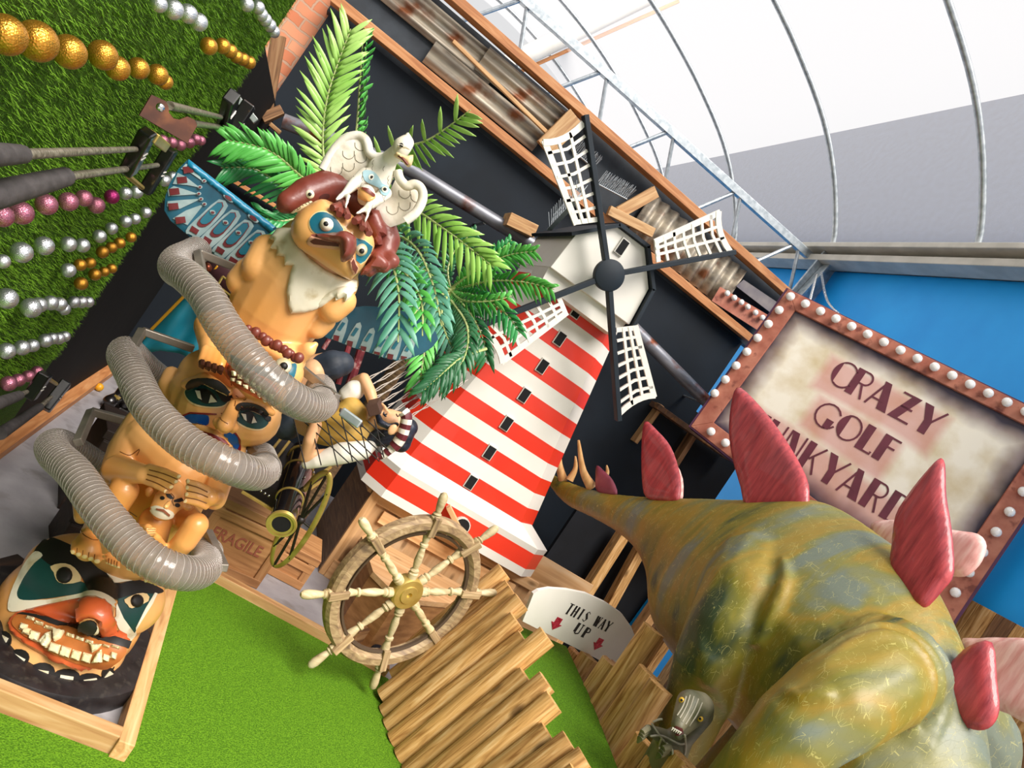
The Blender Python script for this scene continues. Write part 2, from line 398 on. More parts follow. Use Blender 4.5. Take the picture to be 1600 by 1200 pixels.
MB().box((-.72, 6.0, 0), (3.72, 6.11, 3.12)).build('wall_back', mat('blackboard_navy', '#10171e', '#141d26', rough=.7, spec=.3, scale=2, dirt='#18222b', dirt_scale=1.5), origin=(1.5, 6, 0))['kind'] = 'structure'
MB().box((-.9, 3.9, 0), (-.63, 6.0, 2.28)).build('wall_left', mat('black_boards', '#0d0c0a', '#15120f', rough=.8, spec=.25, scale=3, stretch=(1, 8, 1)), origin=(-.7, 4.9, 0))['kind'] = 'structure'
# the turf clad wall on the left
MB().box((-.9, -.6, 0), (-.62, 3.9, 3.4)).build('wall_turf', turfbase_m, origin=(-.7, 1.6, 0))['kind'] = 'structure'
N = 95000
rng = np.random.default_rng(3)
yy = 1.0+2.9*rng.random(N)**.85; zz = .5+2.9*rng.random(N)
base = np.stack([np.full(N, -.62), yy, zz], 1)
L_ = .012+.016*rng.random(N); ang = rng.normal(0, .55, N); droop = -.5+.9*rng.random(N)
tip = base+np.stack([L_*.75, L_*np.sin(ang), L_*droop-.004], 1)
wv = np.stack([np.zeros(N), np.cos(ang)*.0014, .0008*np.sin(ang*3)], 1)*(1+.5*rng.random(N))[:, None]
vs = np.stack([base-wv, base+wv, tip], 1).reshape(-1, 3)
me = bpy.data.meshes.new('turf_pile'); me.vertices.add(3*N); me.vertices.foreach_set('co', vs.ravel()); me.loops.add(3*N); me.loops.foreach_set('vertex_index', np.arange(3*N, dtype=np.int32))
me.polygons.add(N); me.polygons.foreach_set('loop_start', np.arange(0, 3*N, 3, dtype=np.int32)); me.update(calc_edges=True)
tp = link('turf_pile', me, turf_mat('turf_blades', '#4c7818', '#6c9a24', '#8ab838'), origin=(-.62, 2.4, .5))
tag(tp, 'green artificial grass blades covering the left wall between golf balls', 'artificial grass', kind='stuff')
# right blue wall, timber boarding at its foot, gutter
XW = 5.0
blue_m = mat('blue_paint', '#0fa2f6', '#1aaeff', rough=.5, scale=2)
MB().box((XW, 1.0, 0), (XW+.15, 14, 4.75)).build('wall_right', blue_m, origin=(XW, 6, 0))['kind'] = 'structure'
MB().box((-3, 13.8, 0), (XW, 13.95, 6.2)).build('wall_far', mat('far_white', '#e8e8e6', rough=.7), origin=(1, 13.8, 0))['kind'] = 'structure'
g = MB(); g.box((XW-.10, 1.0, 4.78), (XW+.2, 14, 4.98)); g.box((XW-.28, 1.0, 4.72), (XW-.06, 14, 4.80)); g.box((XW-.34, 1.0, 4.86), (XW, 14, 4.92))
g.build('trim_gutter', mat('gutter', '#b9b5a8', '#cfcabd', rough=.5, scale=5), origin=(XW, 6, 4.8), bevel=.008)['kind'] = 'structure'
# polycarbonate roof
prof = [(5, 4.95), (4.93, 5.22), (4.5, 5.7), (3.97, 6.1), (3.3, 6.42), (2.65, 6.66), (1.97, 6.85), (1.2, 6.98), (.5, 7.02)]
prof = prof + [(1.0-x, z) for x, z in reversed(prof[:-1])]
pc = [p for p in crom([(x, 0, z) for x, z in prof], 4)]
pcm = bpy.data.materials.new('polycarbonate'); pcm.use_nodes = True; nt = pcm.node_tree; nt.nodes.remove(nt.nodes['Principled BSDF']); out = nt.nodes['Material Output']
tl = nt.nodes.new('ShaderNodeBsdfTranslucent'); tl.inputs[0].default_value = (.96, .96, .97, 1); tr = nt.nodes.new('ShaderNodeBsdfTransparent'); tr.inputs[0].default_value = (.86, .87, .9, 1)
mx = nt.nodes.new('ShaderNodeMixShader'); mx.inputs[0].default_value = .8; nt.links.new(tl.outputs[0], mx.inputs[1]); nt.links.new(tr.outputs[0], mx.inputs[2]); nt.links.new(mx.outputs[0], out.inputs[0])
mb = MB(); n = len(pc)
mb.add([(p.x, y, p.z) for y in (-2, 6, 13.9) for p in pc], [(i+j*n, i+1+j*n, n+i+1+j*n, n+i+j*n) for j in range(2) for i in range(n-1)])
mb.build('ceiling', pcm, origin=(.5, 6, 5), smooth=True, fix=False, sharp=0)['kind'] = 'structure'
for i, y in enumerate((1.45, 3.5, 5.57, 7.55, 9.66, 11.7, 13.4)):
    o = MB().tube([(p.x-.03 if p.x > .5 else p.x+.03, y, p.z-.03) for p in pc], .032, 10).build('roof_rib', steel, origin=(XW, y, 4.95), smooth=True)
    tag(o, ['curved steel roof hoop nearest the camera overhead', 'curved steel roof hoop, second overhead, just out of view', 'curved steel roof hoop landing farthest right on the gutter',
        'curved steel roof hoop landing just right of the lattice truss end', 'curved steel roof hoop landing left of the lattice truss end', 'curved steel roof hoop seen behind the upper truss, above the fascia', 'farthest curved steel roof hoop beside the rolled vent'][i], 'roof hoop', 'steel roof hoops')
# lattice truss
t = empty('lattice_truss', (5, 7.55, 4.8), 'galvanised steel lattice truss with zigzag web crossing above the timber fascia', 'roof truss')
yT = 7.5; zT = 4.78; dv = (P(1045, 310, y=yT)-P(1045, 215, y=yT))
lbox('top_chord', (-3.5, yT, zT), (4.9, yT, zT), .07, .09, steel, t); lbox('bottom_chord', (-3.5, yT, zT-.62), (4.9, yT, zT-.62), .05, .05, steel, t)
xx = [P(a, b, y=yT).x for a, b in ((822, 0), (945, 115), (1045, 215), (1148, 312), (1238, 395))]
for i in range(-3, 5):
    x = xx[0]+(xx[1]-xx[0])*i if i < 0 else xx[i] if i < 5 else 0
    MB().tube([(x+.03, yT, zT), (x+.32, yT, zT-.6)], .022, 8).build('strut', steel, t, smooth=True)
    MB().tube([(x-.03, yT, zT), (x-.42, yT, zT-.6)], .022, 8).build('strut', steel, t, smooth=True)
br = empty('wall_bracket', (4.9, 7.3, 4.5), 'galvanised plate bracket carrying the truss end at the gutter', 'bracket')
lbox('plate', P(1300, 405, y=7.3), P(1240, 478, y=7.3), .3, .03, steel, br, up=(0, 1, 0)); lbox('flange', P(1296, 410, y=7.22), P(1232, 480, y=7.22), .03, .12, steel, br, up=(0, 1, 0))
o = MB().tube([P(1015, -8, y=12.6), P(800, 98, y=12.6), P(700, 147, y=12.6)], .16, 14).build('rolled_vent', white_m, origin=P(900, 50, y=12.6), smooth=True); tag(o, 'long white rolled blind under the far roof end', 'blind')
o = lbox('vent_batten', P(1060, 2, y=12.8), P(700, 162, y=12.8), .06, .06, orange_w); tag(o, 'thin timber batten beside the white rolled blind', 'batten')
# neighbour building outside, dim through the sheeting
o = MB().box((9, 2, 0), (22, 44, 11.3)).build('building', mat('grey_render', '#4c5f7e', '#55698a', rough=.8), origin=(12, 20, 0)); tag(o, 'grey neighbouring building dimly seen through the clear roof sheets', 'building')
o = MB().box((-60, -60, -.5), (80, 80, -.12)).build('ground', conc, origin=(0, 0, -.5)); o['kind'] = 'structure'
# plank boarding low on the right
k = empty('plank_wall', (4.93, 3, 0), 'upright brown timber boarding under the blue wall behind the dinosaur', 'timber boarding')
for i in range(34):
    lbox('board', (4.96, 1.2+i*.14, 0), (4.96, 1.2+i*.14, 2.14), .03, .136, oldwood if i % 4 == 0 else logw, k, up=(0, 1, 0))
# ================= timber fascia, iron sheets and pipes on the back wall =================
MB().box((3.72, 6.02, 0), (4.45, 6.1, 2.35)).build('wall_back_right', black_m, origin=(4, 6, 0))['kind'] = 'structure'
o = lbox('fascia_rail', (-.75, 5.93, 3.19), (3.72, 5.93, 3.17), .09, .07, orange_w); tag(o, 'lower orange timber rail along the top of the navy wall', 'timber rail')
o = lbox('fascia_rail', (-.75, 5.9, 3.76), (3.95, 5.9, 3.7), .12, .07, orange_w); tag(o, 'upper orange timber rail above the rusty iron sheets', 'timber rail')
MB().box((-.75, 6.02, 3.12), (3.85, 6.12, 3.72)).build('wall_back_strip', mat('dark_strip', '#1b232b', '#2a333b'), origin=(1.5, 6, 3.2))['kind'] = 'structure'
rust = mat('rusty_iron', '#b9ae9a', '#8b8478', rough=.55, metal=.35, scale=3, stretch=(1, 6, 6), dirt='#7d4a2a', dirt_scale=4, bump=.1)
def corr(name, x0, x1, z0, z1, y, along, label, pitch=.075, amp=.016):
    mb = MB(); n = 60
    if along == 'x':
        L_ = z1-z0; k = max(8, int(L_/pitch*8)); vs = []
        for x in (x0, x1):
            for i in range(k+1):
                t = i/k; vs.append((x, y+amp*cos(2*pi*t*L_/pitch), z0+t*L_))
    else:
        L_ = x1-x0; k = max(8, int(L_/pitch*8)); vs = []
        for z in (z0, z1):
            for i in range(k+1):
                t = i/k; vs.append((x0+t*L_, y+amp*cos(2*pi*t*L_/pitch), z))
    mb.add(vs, [(i, i+1, k+2+i, k+1+i) for i in range(k)])
    o = mb.build(name, rust, origin=(x0, y, z0), smooth=True, fix=False, sharp=0)
    s = o.modifiers.new('thick', 'SOLIDIFY'); s.thickness = .004; s.offset = 1
    tag(o, label, 'corrugated iron'); return o
corr('iron_sheet', -.7, .5, 3.42, 3.66, 5.97, 'x', 'long weathered corrugated sheet at the upper left end of the fascia')
corr('iron_sheet', .35, 1.12, 3.46, 3.67, 5.93, 'x', 'rust-ended corrugated sheet left of the two wood blocks, upper strip')
corr('iron_sheet', .0, 1.08, 3.25, 3.44, 5.94, 'x', 'corrugated sheet lying just above the lower timber rail', pitch=.1)
corr('iron_sheet', 2.15, 3.3, 3.23, 3.63, 5.95, 'z', 'ochre corrugated sheet with upright ribs between windmill and the reflected bulbs', pitch=.11, amp=.025)
o = lbox('fascia_batten', (.1, 5.88, 3.5), (1.1, 5.88, 3.42), .03, .03, pine); tag(o, 'thin pale batten lying between the corrugated sheets', 'batten')
for a, b, w_, lab in (((1.13, 5.86, 3.3), (1.2, 5.86, 3.66), .16, 'wood block screwed beside the top windmill sail, left of it'), ((1.95, 5.86, 3.28), (2.12, 5.86, 3.62), .1, 'narrow wood block right of the clear spike strips in the fascia'), ((1.86, 5.84, 3.24), (2.3, 5.84, 3.33), .08, 'short wood offcut laid across beside the windmill cap')):
    o = lbox('wood_block', a, b, .05, w_, pine, up=(1, 0, .2)); tag(o, lab, 'wood block', 'wood blocks of the fascia')
# clear anti-bird spikes
def spikes(name, a, b, n, h, label, up=(0, 0, 1), spread=.04):
    a, b = V(a), V(b); up = V(up); mb = MB(); sd = (b-a).normalized().cross(up).normalized()
    mb.bar(a, b, .03, .006)
    for i in range(n):
        p = a+(b-a)*(i+.5)/n
        for k in (-1, 0, 1):
            q = p+up*h+sd*spread*k+(b-a).normalized()*random.uniform(-.012, .012)
            mb.tube([p, q], .0014, 4)
    o = mb.build(name, mat('spike_plastic', '#cfd6da', rough=.25), origin=a); return tag(o, label, 'bird spikes')
spikes('spike_strip', (1.35, 6.0, 3.48), (1.6, 6.0, 3.48), 14, .12, 'clear bird spikes in the dark gap of the fascia, upper strip', up=(0, -.5, .8))
spikes('spike_strip', (1.65, 5.88, 3.36), (1.95, 5.88, 3.42), 18, .13, 'clear bird spikes in the dark gap of the fascia next to the narrow block', up=(0, -.5, .8))
# mirror reflection of the big sign, built as a solid strip with bulbs
bulbm = mat('clear_bulb', '#f3ece0', '#ffffff', rough=.08, scale=60, coat=1)
rustf = mat('rust_red_frame', '#a35c48', '#bd7a62', rough=.7, scale=9, dirt='#7a3f32', dirt_scale=14, bump=.2)
def bulb(parent, p, n, r=.033, name='bulb'):
    n = V(n).normalized()
    return MB().lathe(p, n, [(0, r*.6), (.3*r, r*.62), (.5*r, r), (1.1*r, r*1.05), (1.5*r, r*.8), (1.7*r, r*.3)], 14).build(name, bulbm, parent, smooth=True, sharp=0)
k = empty('sign_reflection', (3.5, 5.9, 3.3), 'mirror reflection of the big sign modelled as a rusty strip with six bulbs', 'modelled reflection')
q = [P(1190, 455, y=5.9), P(1225, 500, y=5.9)]
MB().hexa([P(*p, y=5.88) for p in ((1112, 470), (1125, 448), (1205, 495), (1190, 520))]+[P(*p, y=5.93) for p in ((1112, 470), (1125, 448), (1205, 495), (1190, 520))]).build('strip', rustf, k)
for a, b in ((1134, 458), (1145, 465), (1156, 472), (1166, 479), (1178, 488), (1189, 496)): bulb(k, P(a, b, y=5.87), (0, -1, 0), .026)
panelm = mat('grimy_cream', '#cfc3a2', '#e3dabd', rough=.6, scale=4, dirt='#8d7b55', dirt_scale=6)
MB().hexa([P(*p, y=5.9) for p in ((1150, 447), (1162, 437), (1238, 488), (1215, 497))]+[P(*p, y=5.94) for p in ((1150, 447), (1162, 437), (1238, 488), (1215, 497))]).build('panel', mat('dusky_panel', '#5b5560', '#8d8580', scale=3), k)
# half pipes
pipem = mat('rusty_pipe', '#8f9096', '#6f7178', rough=.4, metal=.5, scale=4, stretch=(1, 5, 5), dirt='#6b3418', dirt_scale=6)
def pipe(name, pts, r, label):
    o = MB().tube(pts, r, 16).build(name, pipem, origin=pts[0], smooth=True)
    for p_ in (V(pts[0])*.85+V(pts[-1])*.15, V(pts[0])*.2+V(pts[-1])*.8): lbox('wall_hook', p_+V((0, 0, -.02)), (p_.x, 6.0, p_.z-.02), .03, .012, steel, o)
    return tag(o, label, 'pipe')
pipe('steel_pipe', [(-.55, 5.75, 2.24), (.35, 5.7, 2.5), (1.43, 5.65, 2.6)], .055, 'rust-stained grey pipe slanting across the navy wall behind the palm')
pipe('steel_pipe', [P(985, 508, y=5.6), P(1060, 583, y=5.6), P(1135, 658, y=5.6)], .055, 'dented grey pipe running from behind the windmill to the big sign')
o = lbox('pipe_block', P(790, 342, y=5.6), P(832, 362, y=5.6), .2, .1, pine); tag(o, 'split wood block resting on the pipe end left of the windmill cap', 'wood block')
o = lbox('corner_post', P(412, 190, y=5.5), P(436, 55, y=5.4), .09, .09, oldwood, up=(0, 1, 0)); tag(o, 'weathered post at the left corner where brick meets the navy wall', 'post')
o = lbox('corner_block', P(410, 186, y=5.4), P(441, 172, y=5.4), .1, .06, oldwood); tag(o, 'rough wood block at the foot of the corner post', 'wood block')
for i, (a, b, c, lab) in enumerate((((360, 205), (415, 215), .09, 'brown plank leaning near the left corner below the post'), ((372, 150), (438, 208), .05, 'split pale board angled at the left corner'), ((352, 130), (400, 190), .035, 'clear edged perspex offcut standing above the hanging putters'), ((330, 262), (452, 335), .07, 'honey coloured beam running behind the fern left of the fish'))):
    o = lbox('board', P(*a, y=5.93 if i != 2 else 3.88), P(*b, y=5.93 if i != 2 else 3.88), .03, c, [oldwood, pine, mat('perspex', '#aab2b0', rough=.1), orange_w][i], up=(0, 1, 0)); tag(o, lab, 'board')
o = lbox('board', P(990, 690, y=5.96), P(1032, 632, y=5.96), .04, .1, pine, up=(0, 1, 0)); tag(o, 'upright offcut board left of the sign corner, over the tail', 'board')
o = lbox('board', P(1022, 632, y=5.9), P(1138, 715, y=5.9), .05, .16, mat('bark_board', '#4a3424', '#6d4b30', rough=.8, scale=12, bump=.6, dirt='#a06a30', dirt_scale=9), up=(0, 1, 0)); tag(o, 'rough dark bark-edged board under the lower left corner of the big sign', 'board')
o = lbox('board', P(1045, 735, y=5.98), P(1085, 672, y=5.98), .05, .13, oldwood, up=(0, 1, 0)); tag(o, 'brown upright post behind the second red plate', 'post')
# trestle behind tail
k = empty('trestle', P(960, 960, y=5.2), 'timber trestle of brown posts and beams under the dinosaur tail', 'timber frame')
for a, b, w_ in (((862, 1010), (975, 832), .11), ((915, 1012), (1008, 843), .09), ((955, 1045), (1062, 893), .12), ((1000, 1060), (1090, 926), .1)):
    lbox('post', P(*a, y=5.2), P(*b, y=5.2), .08, w_, logw if w_ != .12 else pine, k, up=(0, 1, 0))
lbox('beam', P(995, 838, y=5.12), P(1085, 906, y=5.12), .08, .1, logw, k, up=(0, 1, 0)); lbox('beam', P(895, 990, y=5.12), P(1050, 1104, y=5.12), .08, .1, oldwood, k, up=(0, 1, 0))
lbox('blue_slat', P(985, 978, y=5.31), P(1050, 888, y=5.31), .02, .035, blue_m, k, up=(0, 1, 0)); lbox('blue_slat', P(1028, 985, y=5.31), P(1076, 918, y=5.31), .02, .04, blue_m, k, up=(0, 1, 0))
MB().hexa([(2.9, 5.33, 0), (3.95, 5.33, 0), (3.95, 5.37, 0), (2.9, 5.37, 0), (2.9, 5.33, 1.1), (3.95, 5.33, 1.1), (3.95, 5.37, 1.1), (2.9, 5.37, 1.1)]).build('backing', black_m, k)
MB().box((3.99, 5.33, 0), (4.4, 5.37, 1.1)).build('backing', oldwood_z, k)
# ================= windmill =================
red_m = mat('red_gloss', '#e0301a', '#e63a22', rough=.4, scale=2, coat=.2)
hole_m = mat('hole_black', '#0a0a0c', rough=.9)
wm = empty('windmill', (1.65, 4.6, .62), 'model windmill with red and white striped tower on the plywood plinth', 'windmill')
def ring(xl, xr, yf, z, ch, back):
    return [(xl, yf, z), (xr, yf, z), (xr+ch, yf+ch, z), (xr+ch, yf+ch+back, z), (xl-ch, yf+ch+back, z), (xl-ch, yf+ch, z)]
def frus(mb, r0, r1, mi=0):
    mb.mi = mi; n = len(r0)
    mb.add(list(r0)+list(r1), [tuple(reversed(range(n))), tuple(range(n, 2*n))]+[(i, (i+1) % n, n+(i+1) % n, n+i) for i in range(n)])
tw = MB(); z0, zt = .887, 2.36; band = .1045; z = z0; i = 0
def trg(z):
    t = z-z0; return ring(1.212+t*.115, 2.08-t*.172, 4.35+t*.03, z, .155-t*.02, .4-t*.1)
# red band centres follow the windows: .939, 1.165 ...
while z < zt:
    z2 = min(z+band, zt); frus(tw, trg(z), trg(z2), 0 if i % 2 == 0 else 1); z = z2; i += 1
tw.build('tower', [red_m, white_m], wm, fix=False)
sk = MB(); rA = ring(1.18, 2.25, 4.26, .605, .13, .4); rA1 = ring(1.182, 2.248, 4.262, .66, .13, .4); rA2 = ring(1.19, 2.243, 4.265, .77, .13, .4); rA3 = ring(1.185, 2.245, 4.262, .81, .13, .4); rA4 = ring(1.212, 2.08, 4.34, .89, .14, .4)
frus(sk, rA, rA1, 1); frus(sk, rA1, rA2, 0); frus(sk, rA2, rA3, 1); frus(sk, rA3, rA4, 1); sk.build('skirt', [red_m, white_m], wm, fix=False)
frame_m = mat('trim_white', '#d8d4ca', rough=.5)
for zc, xc in ((2.209, 1.597), (2.005, 1.603), (1.8, 1.607), (1.585, 1.612), (1.376, 1.618), (1.165, 1.629), (.945, 1.634)):
    yf = 4.35+(zc-z0)*.03
    w_ = MB().box((xc-.032, yf-.012, zc-.047), (xc+.032, yf+.004, zc+.047)).build('window', frame_m, wm, bevel=.002)
    MB().box((xc-.026, yf-.016, zc-.041), (xc+.026, yf-.004, zc+.041)).build('opening', hole_m, w_)
pts = [(1.66, .605), (1.755, .605), (1.755, .70)]+[(1.7075+.0475*cos(a), .70+.0475*sin(a)) for a in np.linspace(.2, pi-.2, 8)]+[(1.66, .70)]
d = MB().prism([(x, 4.238, z) for x, z in [(1.7075+(x-1.7075)*1.15, .605+(z-.605)*1.04) for x, z in pts]], (0, .04, 0)).build('door', frame_m, wm)
MB().prism([(x, 4.232, z) for x, z in pts], (0, .03, 0)).build('opening', hole_m, d)
cap = [(1.238, 2.3), (1.255, 2.55), (1.44, 2.735), (1.665, 2.742), (1.84, 2.56), (1.866, 2.31)]
MB().prism([(x, 4.2, z) for x, z in cap], (0, .72, 0)).build('cap', white_m, wm, bevel=.004)
MB().prism([(x, 4.24, z) for x, z in ((1.24, 2.3), (1.25, 2.22), (1.32, 2.2), (1.84, 2.2), (1.86, 2.31))], (0, .6, 0)).build('cap_base', white_m, wm)
rf = MB()
for a, b in (((1.22, 2.525), (1.44, 2.745)), ((1.43, 2.748), (1.675, 2.755)), ((1.665, 2.755), (1.86, 2.565)), ((1.855, 2.57), (1.885, 2.3))):
    rf.bar((( a[0]+b[0])/2, 4.16, (a[1]+b[1])/2), ((a[0]+b[0])/2, 4.96, (a[1]+b[1])/2), sqrt((a[0]-b[0])**2+(a[1]-b[1])**2), .022, up=(-(b[1]-a[1]), 0, b[0]-a[0]))
rf.build('roof', dark_m, wm)
x, z = P(972, 386, y=4.19).x, P(972, 386, y=4.19).z
w_ = MB().box((x-.03, 4.185, z-.052), (x+.03, 4.21, z+.052)).build('window', frame_m, wm, bevel=.002)
MB().box((x-.023, 4.18, z-.044), (x+.023, 4.205, z+.044)).build('opening', hole_m, w_)
HUB = P(950, 430, y=4.08)
MB().lathe(HUB+V((0, -.035, 0)), (0, 1, 0), [(0, .088), (.004, .094), (.03, .095), (.045, .093)], 40).build('hub', dark_m, wm, smooth=True)
MB().tube([HUB, HUB+V((0, .15, 0))], .03, 12).build('axle', dark_m, wm, smooth=True)
sails = [((914, 180), (911, 190), (933, 346), (900, 350), (849, 220)), ((1147, 394), (1143, 392), (1027, 409), (1024, 377), (1125, 330)),
         ((740, 513), (746, 512), (876, 464), (886, 489), (784, 568)), ((966, 657), (969, 648), (964, 513), (994, 510), (1024, 620))]
for tip, A_, B_, C_, D_ in sails:
    y = HUB.y; arm = lbox('sail_arm', P(*tip, y=y), HUB, .03, .056, dark_m, wm, up=(0, 1, 0))
    L0 = WL[wm.name]
    A, B, Cc, D = [P(*q, y=y-.004) for q in (A_, B_, C_, D_)]
    sm = MB(); stg = [0]
    def bl(u, v): # u along length 0 outer 1 inner ; v 0 arm 1 free
        p = (A*(1-u)+B*u)*(1-v)+(D*(1-u)+Cc*u)*v
        axis = (B-A).normalized(); p = p + axis*(.055*4*v*(1-v)*(1-u)*.5)
        return p
    def strip(pts, wd):
        for i in range(len(pts)-1): sm.bar(pts[i], pts[i+1]+(pts[i+1]-pts[i]).normalized()*wd*.3, .012, wd, up=(0, 1, 0)) if False else sm.add(*plate(pts[i], pts[i+1], wd))
    def plate(a, b, wd):
        t = (b-a).normalized(); s_ = t.cross(V((0, 1, 0))).normalized()*wd/2; a = a-t*wd*.1; b = b+t*wd*.1
        stg[0] += 1; o_ = V((0, .0005*(stg[0] % 7), 0)); q = [a-s_-o_, a+s_-o_, b+s_-o_, b-s_-o_]; return q+[p+V((0, .012, 0))+o_*2 for p in q], [(0,1,2,3), (7,6,5,4), (0,4,5,1), (1,5,6,2), (2,6,7,3), (3,7,4,0)]
    N_ = 8
    strip([bl(0.02, v) for v in np.linspace(0, 1, 7)], .036); strip([bl(.98, v) for v in (0, 1)], .028)
    strip([bl(u, .97) for u in (0, .5, 1)], .036)
    for v in (.34, .65): strip([bl(u, v) for u in (0, .5, 1)], .017)
    for i in range(1, 7): strip([bl(i/7, v) for v in (0, .5, 1)], .017)
    sm.build('sail', white_m, wm)
spikes('spike_strip', (1.2, 4.4, 2.77), (1.3, 4.95, 2.62), 14, .12, 'wire bird spikes on the windmill cap roof', up=(-.3, 0, .9))
# ================= plywood plinths =================
k = empty('plinth', (1.8, 4.6, 0), 'plywood box plinth with framed panels carrying the striped windmill', 'plinth')
shade_wood = wood('shaded_side_wood', '#5d4026', '#7a5635', '#94704a', 'y')  # dark brown puts the shade on the plinth's left face into the wood colour
MB().box((1.165, 4.37, 0), (2.42, 5.15, .58)).build('carcass', ply_z, k)
MB().box((1.145, 4.37, 0), (1.162, 5.15, .6)).build('side_panel', shade_wood, k)
lbox('top_rail', (1.14, 4.355, .57), (2.44, 4.355, .57), .03, .07, ply, k); lbox('corner_trim', (1.17, 4.35, .0), (1.17, 4.35, .6), .03, .06, ply, k)
lbox('panel_frame', (1.27, 4.345, .48), (2.3, 4.345, .48), .02, .08, ply, k); lbox('side_rail', (1.135, 4.36, .585), (1.135, 5.15, .585), .04, .03, ply, k)
MB().box((2.3, 4.42, 0), (2.84, 4.44, .76)).build('side_sheet', ply, k)
# faceted bench in front of it, seen through the wheel
k = empty('plywood_bench', (1.8, 3.9, 0), 'low faceted plywood bench seen through the spokes of the ship wheel', 'bench')
tp_ = [V((1.2, 4.2, .36))]+[P(*q, z=.36) for q in ((583, 893), (625, 935), (722, 945))]+[V((2.1, 4.1, .36)), V((2.05, 4.3, .36)), V((1.25, 4.3, .36))]
MB().prism(tp_, (0, 0, -.03)).build('top', ply, k)
bt_ = [V((p.x*.97+.05, p.y+.02, 0)) for p in tp_]
mb = MB(); frus(mb, [tuple(p) for p in bt_], [(q.x, q.y+.01, .33) for q in tp_]); mb.build('body', mat('bench_ply', '#8f6238', '#b07f4e', scale=3, stretch=(3, 3, 12)), k)
lbox('upper_ledge', P(735, 860, y=4.2), P(700, 790, y=4.25), .1, .03, ply, k); lbox('kick_board', P(545, 1005, z=.04), P(700, 958, z=.1), .04, .16, oldwood, k)
lbox('kick_board', P(560, 960, z=.1), P(715, 955, z=.16), .04, .16, shade_wood, k)
lbox('skirting', (1.18, 4.34, .06), (1.7, 4.2, .06), .03, .12, ply, k)
# ================= big sign =================
S0 = V((3.33, 5.11, 0)); SD = V((.73, -.684, 0)).normalized(); SN = V((-.684, -.73, 0)).normalized()
def SP(a, z, n=0): return S0+SD*a+V((0, 0, z))+SN*n
sg = empty('crazy_golf_sign', SP(1, 2.1, -.1), 'big rust-framed CRAZY GOLF JUNKYARD sign with clear bulbs hanging before the blue wall', 'sign')
OUT = [(-.1, 2.12), (2.1, 1.87), (2.1, 3.49), (-.07, 3.46)]; INN = [(.03, 2.24), (1.93, 2.05), (1.93, 3.36), (.07, 3.335)]
def rect_frame(mb, o_, i_, n0, n1):
    for k_ in range(4):
        a, b, c, d = o_[k_], o_[(k_+1) % 4], i_[(k_+1) % 4], i_[k_]
        mb.hexa([SP(*a, n0), SP(*b, n0), SP(*c, n0), SP(*d, n0), SP(*a, n1), SP(*b, n1), SP(*c, n1), SP(*d, n1)])
mb = MB(); rect_frame(mb, OUT, INN, 0, .05); mb.build('frame', rustf, sg, bevel=.004)
mb = MB(); O2 = [(-.105, 2.11), (2.13, 1.85), (2.13, 3.5), (-.075, 3.465)]; I2 = [(-.1, 2.12), (2.1, 1.87), (2.1, 3.49), (-.07, 3.46)]
rect_frame(mb, [(a-.01, b) for a, b in O2], I2, -.12, .045); mb.build('edge_return', mat('plum_edge', '#4a2342', '#5a2d4e', rough=.6, scale=6), sg)
# panel face, cream with dark airbrushed border (painted by distance from the panel edge)
pm = bpy.data.materials.new('airbrushed_panel'); pm.use_nodes = True; nt = pm.node_tree; b = nt.nodes['Principled BSDF']; L = nt.links; b.inputs['Roughness'].default_value = .45
uv = nt.nodes.new('ShaderNodeUVMap'); uv.uv_map = 'UVMap'; sx = nt.nodes.new('ShaderNodeSeparateXYZ'); L.new(uv.outputs[0], sx.inputs[0])
def mth(op, a, b_=None):
    n_ = nt.nodes.new('ShaderNodeMath'); n_.operation = op
    for i_, v_ in enumerate((a, b_)):
        if v_ is None: continue
        if isinstance(v_, (int, float)): n_.inputs[i_].default_value = v_
        else: L.new(v_, n_.inputs[i_])
    return n_.outputs[0]
u_, v_ = sx.outputs[0], sx.outputs[1]
e1 = mth('MINIMUM', u_, mth('SUBTRACT', 1.9, u_)); e2 = mth('MINIMUM', v_, mth('SUBTRACT', 1.2, v_)); ed = mth('MINIMUM', e1, e2)
nz = nt.nodes.new('ShaderNodeTexNoise'); nz.inputs['Scale'].default_value = 5; L.new(uv.outputs[0], nz.inputs['Vector'])
ed2 = mth('ADD', ed, mth('MULTIPLY', mth('SUBTRACT', nz.outputs['Fac'], .5), .1))
cr = nt.nodes.new('ShaderNodeValToRGB'); e = cr.color_ramp.elements; e[0].position = 0; e[0].color = srgb('#3c3350'); e[1].position = .17; e[1].color = (1, 1, 1, 1); q = e.new(.07); q.color = srgb('#a89ca4'); L.new(ed2, cr.inputs[0])
n3 = nt.nodes.new('ShaderNodeTexNoise'); n3.inputs['Scale'].default_value = 3.5; n3.inputs['Detail'].default_value = 9; L.new(uv.outputs[0], n3.inputs['Vector'])
c3 = nt.nodes.new('ShaderNodeValToRGB'); c3.color_ramp.elements[0].position = .4; c3.color_ramp.elements[0].color = srgb('#f6efdc'); c3.color_ramp.elements[1].position = .68; c3.color_ramp.elements[1].color = srgb('#d6c49c'); L.new(n3.outputs['Fac'], c3.inputs[0])
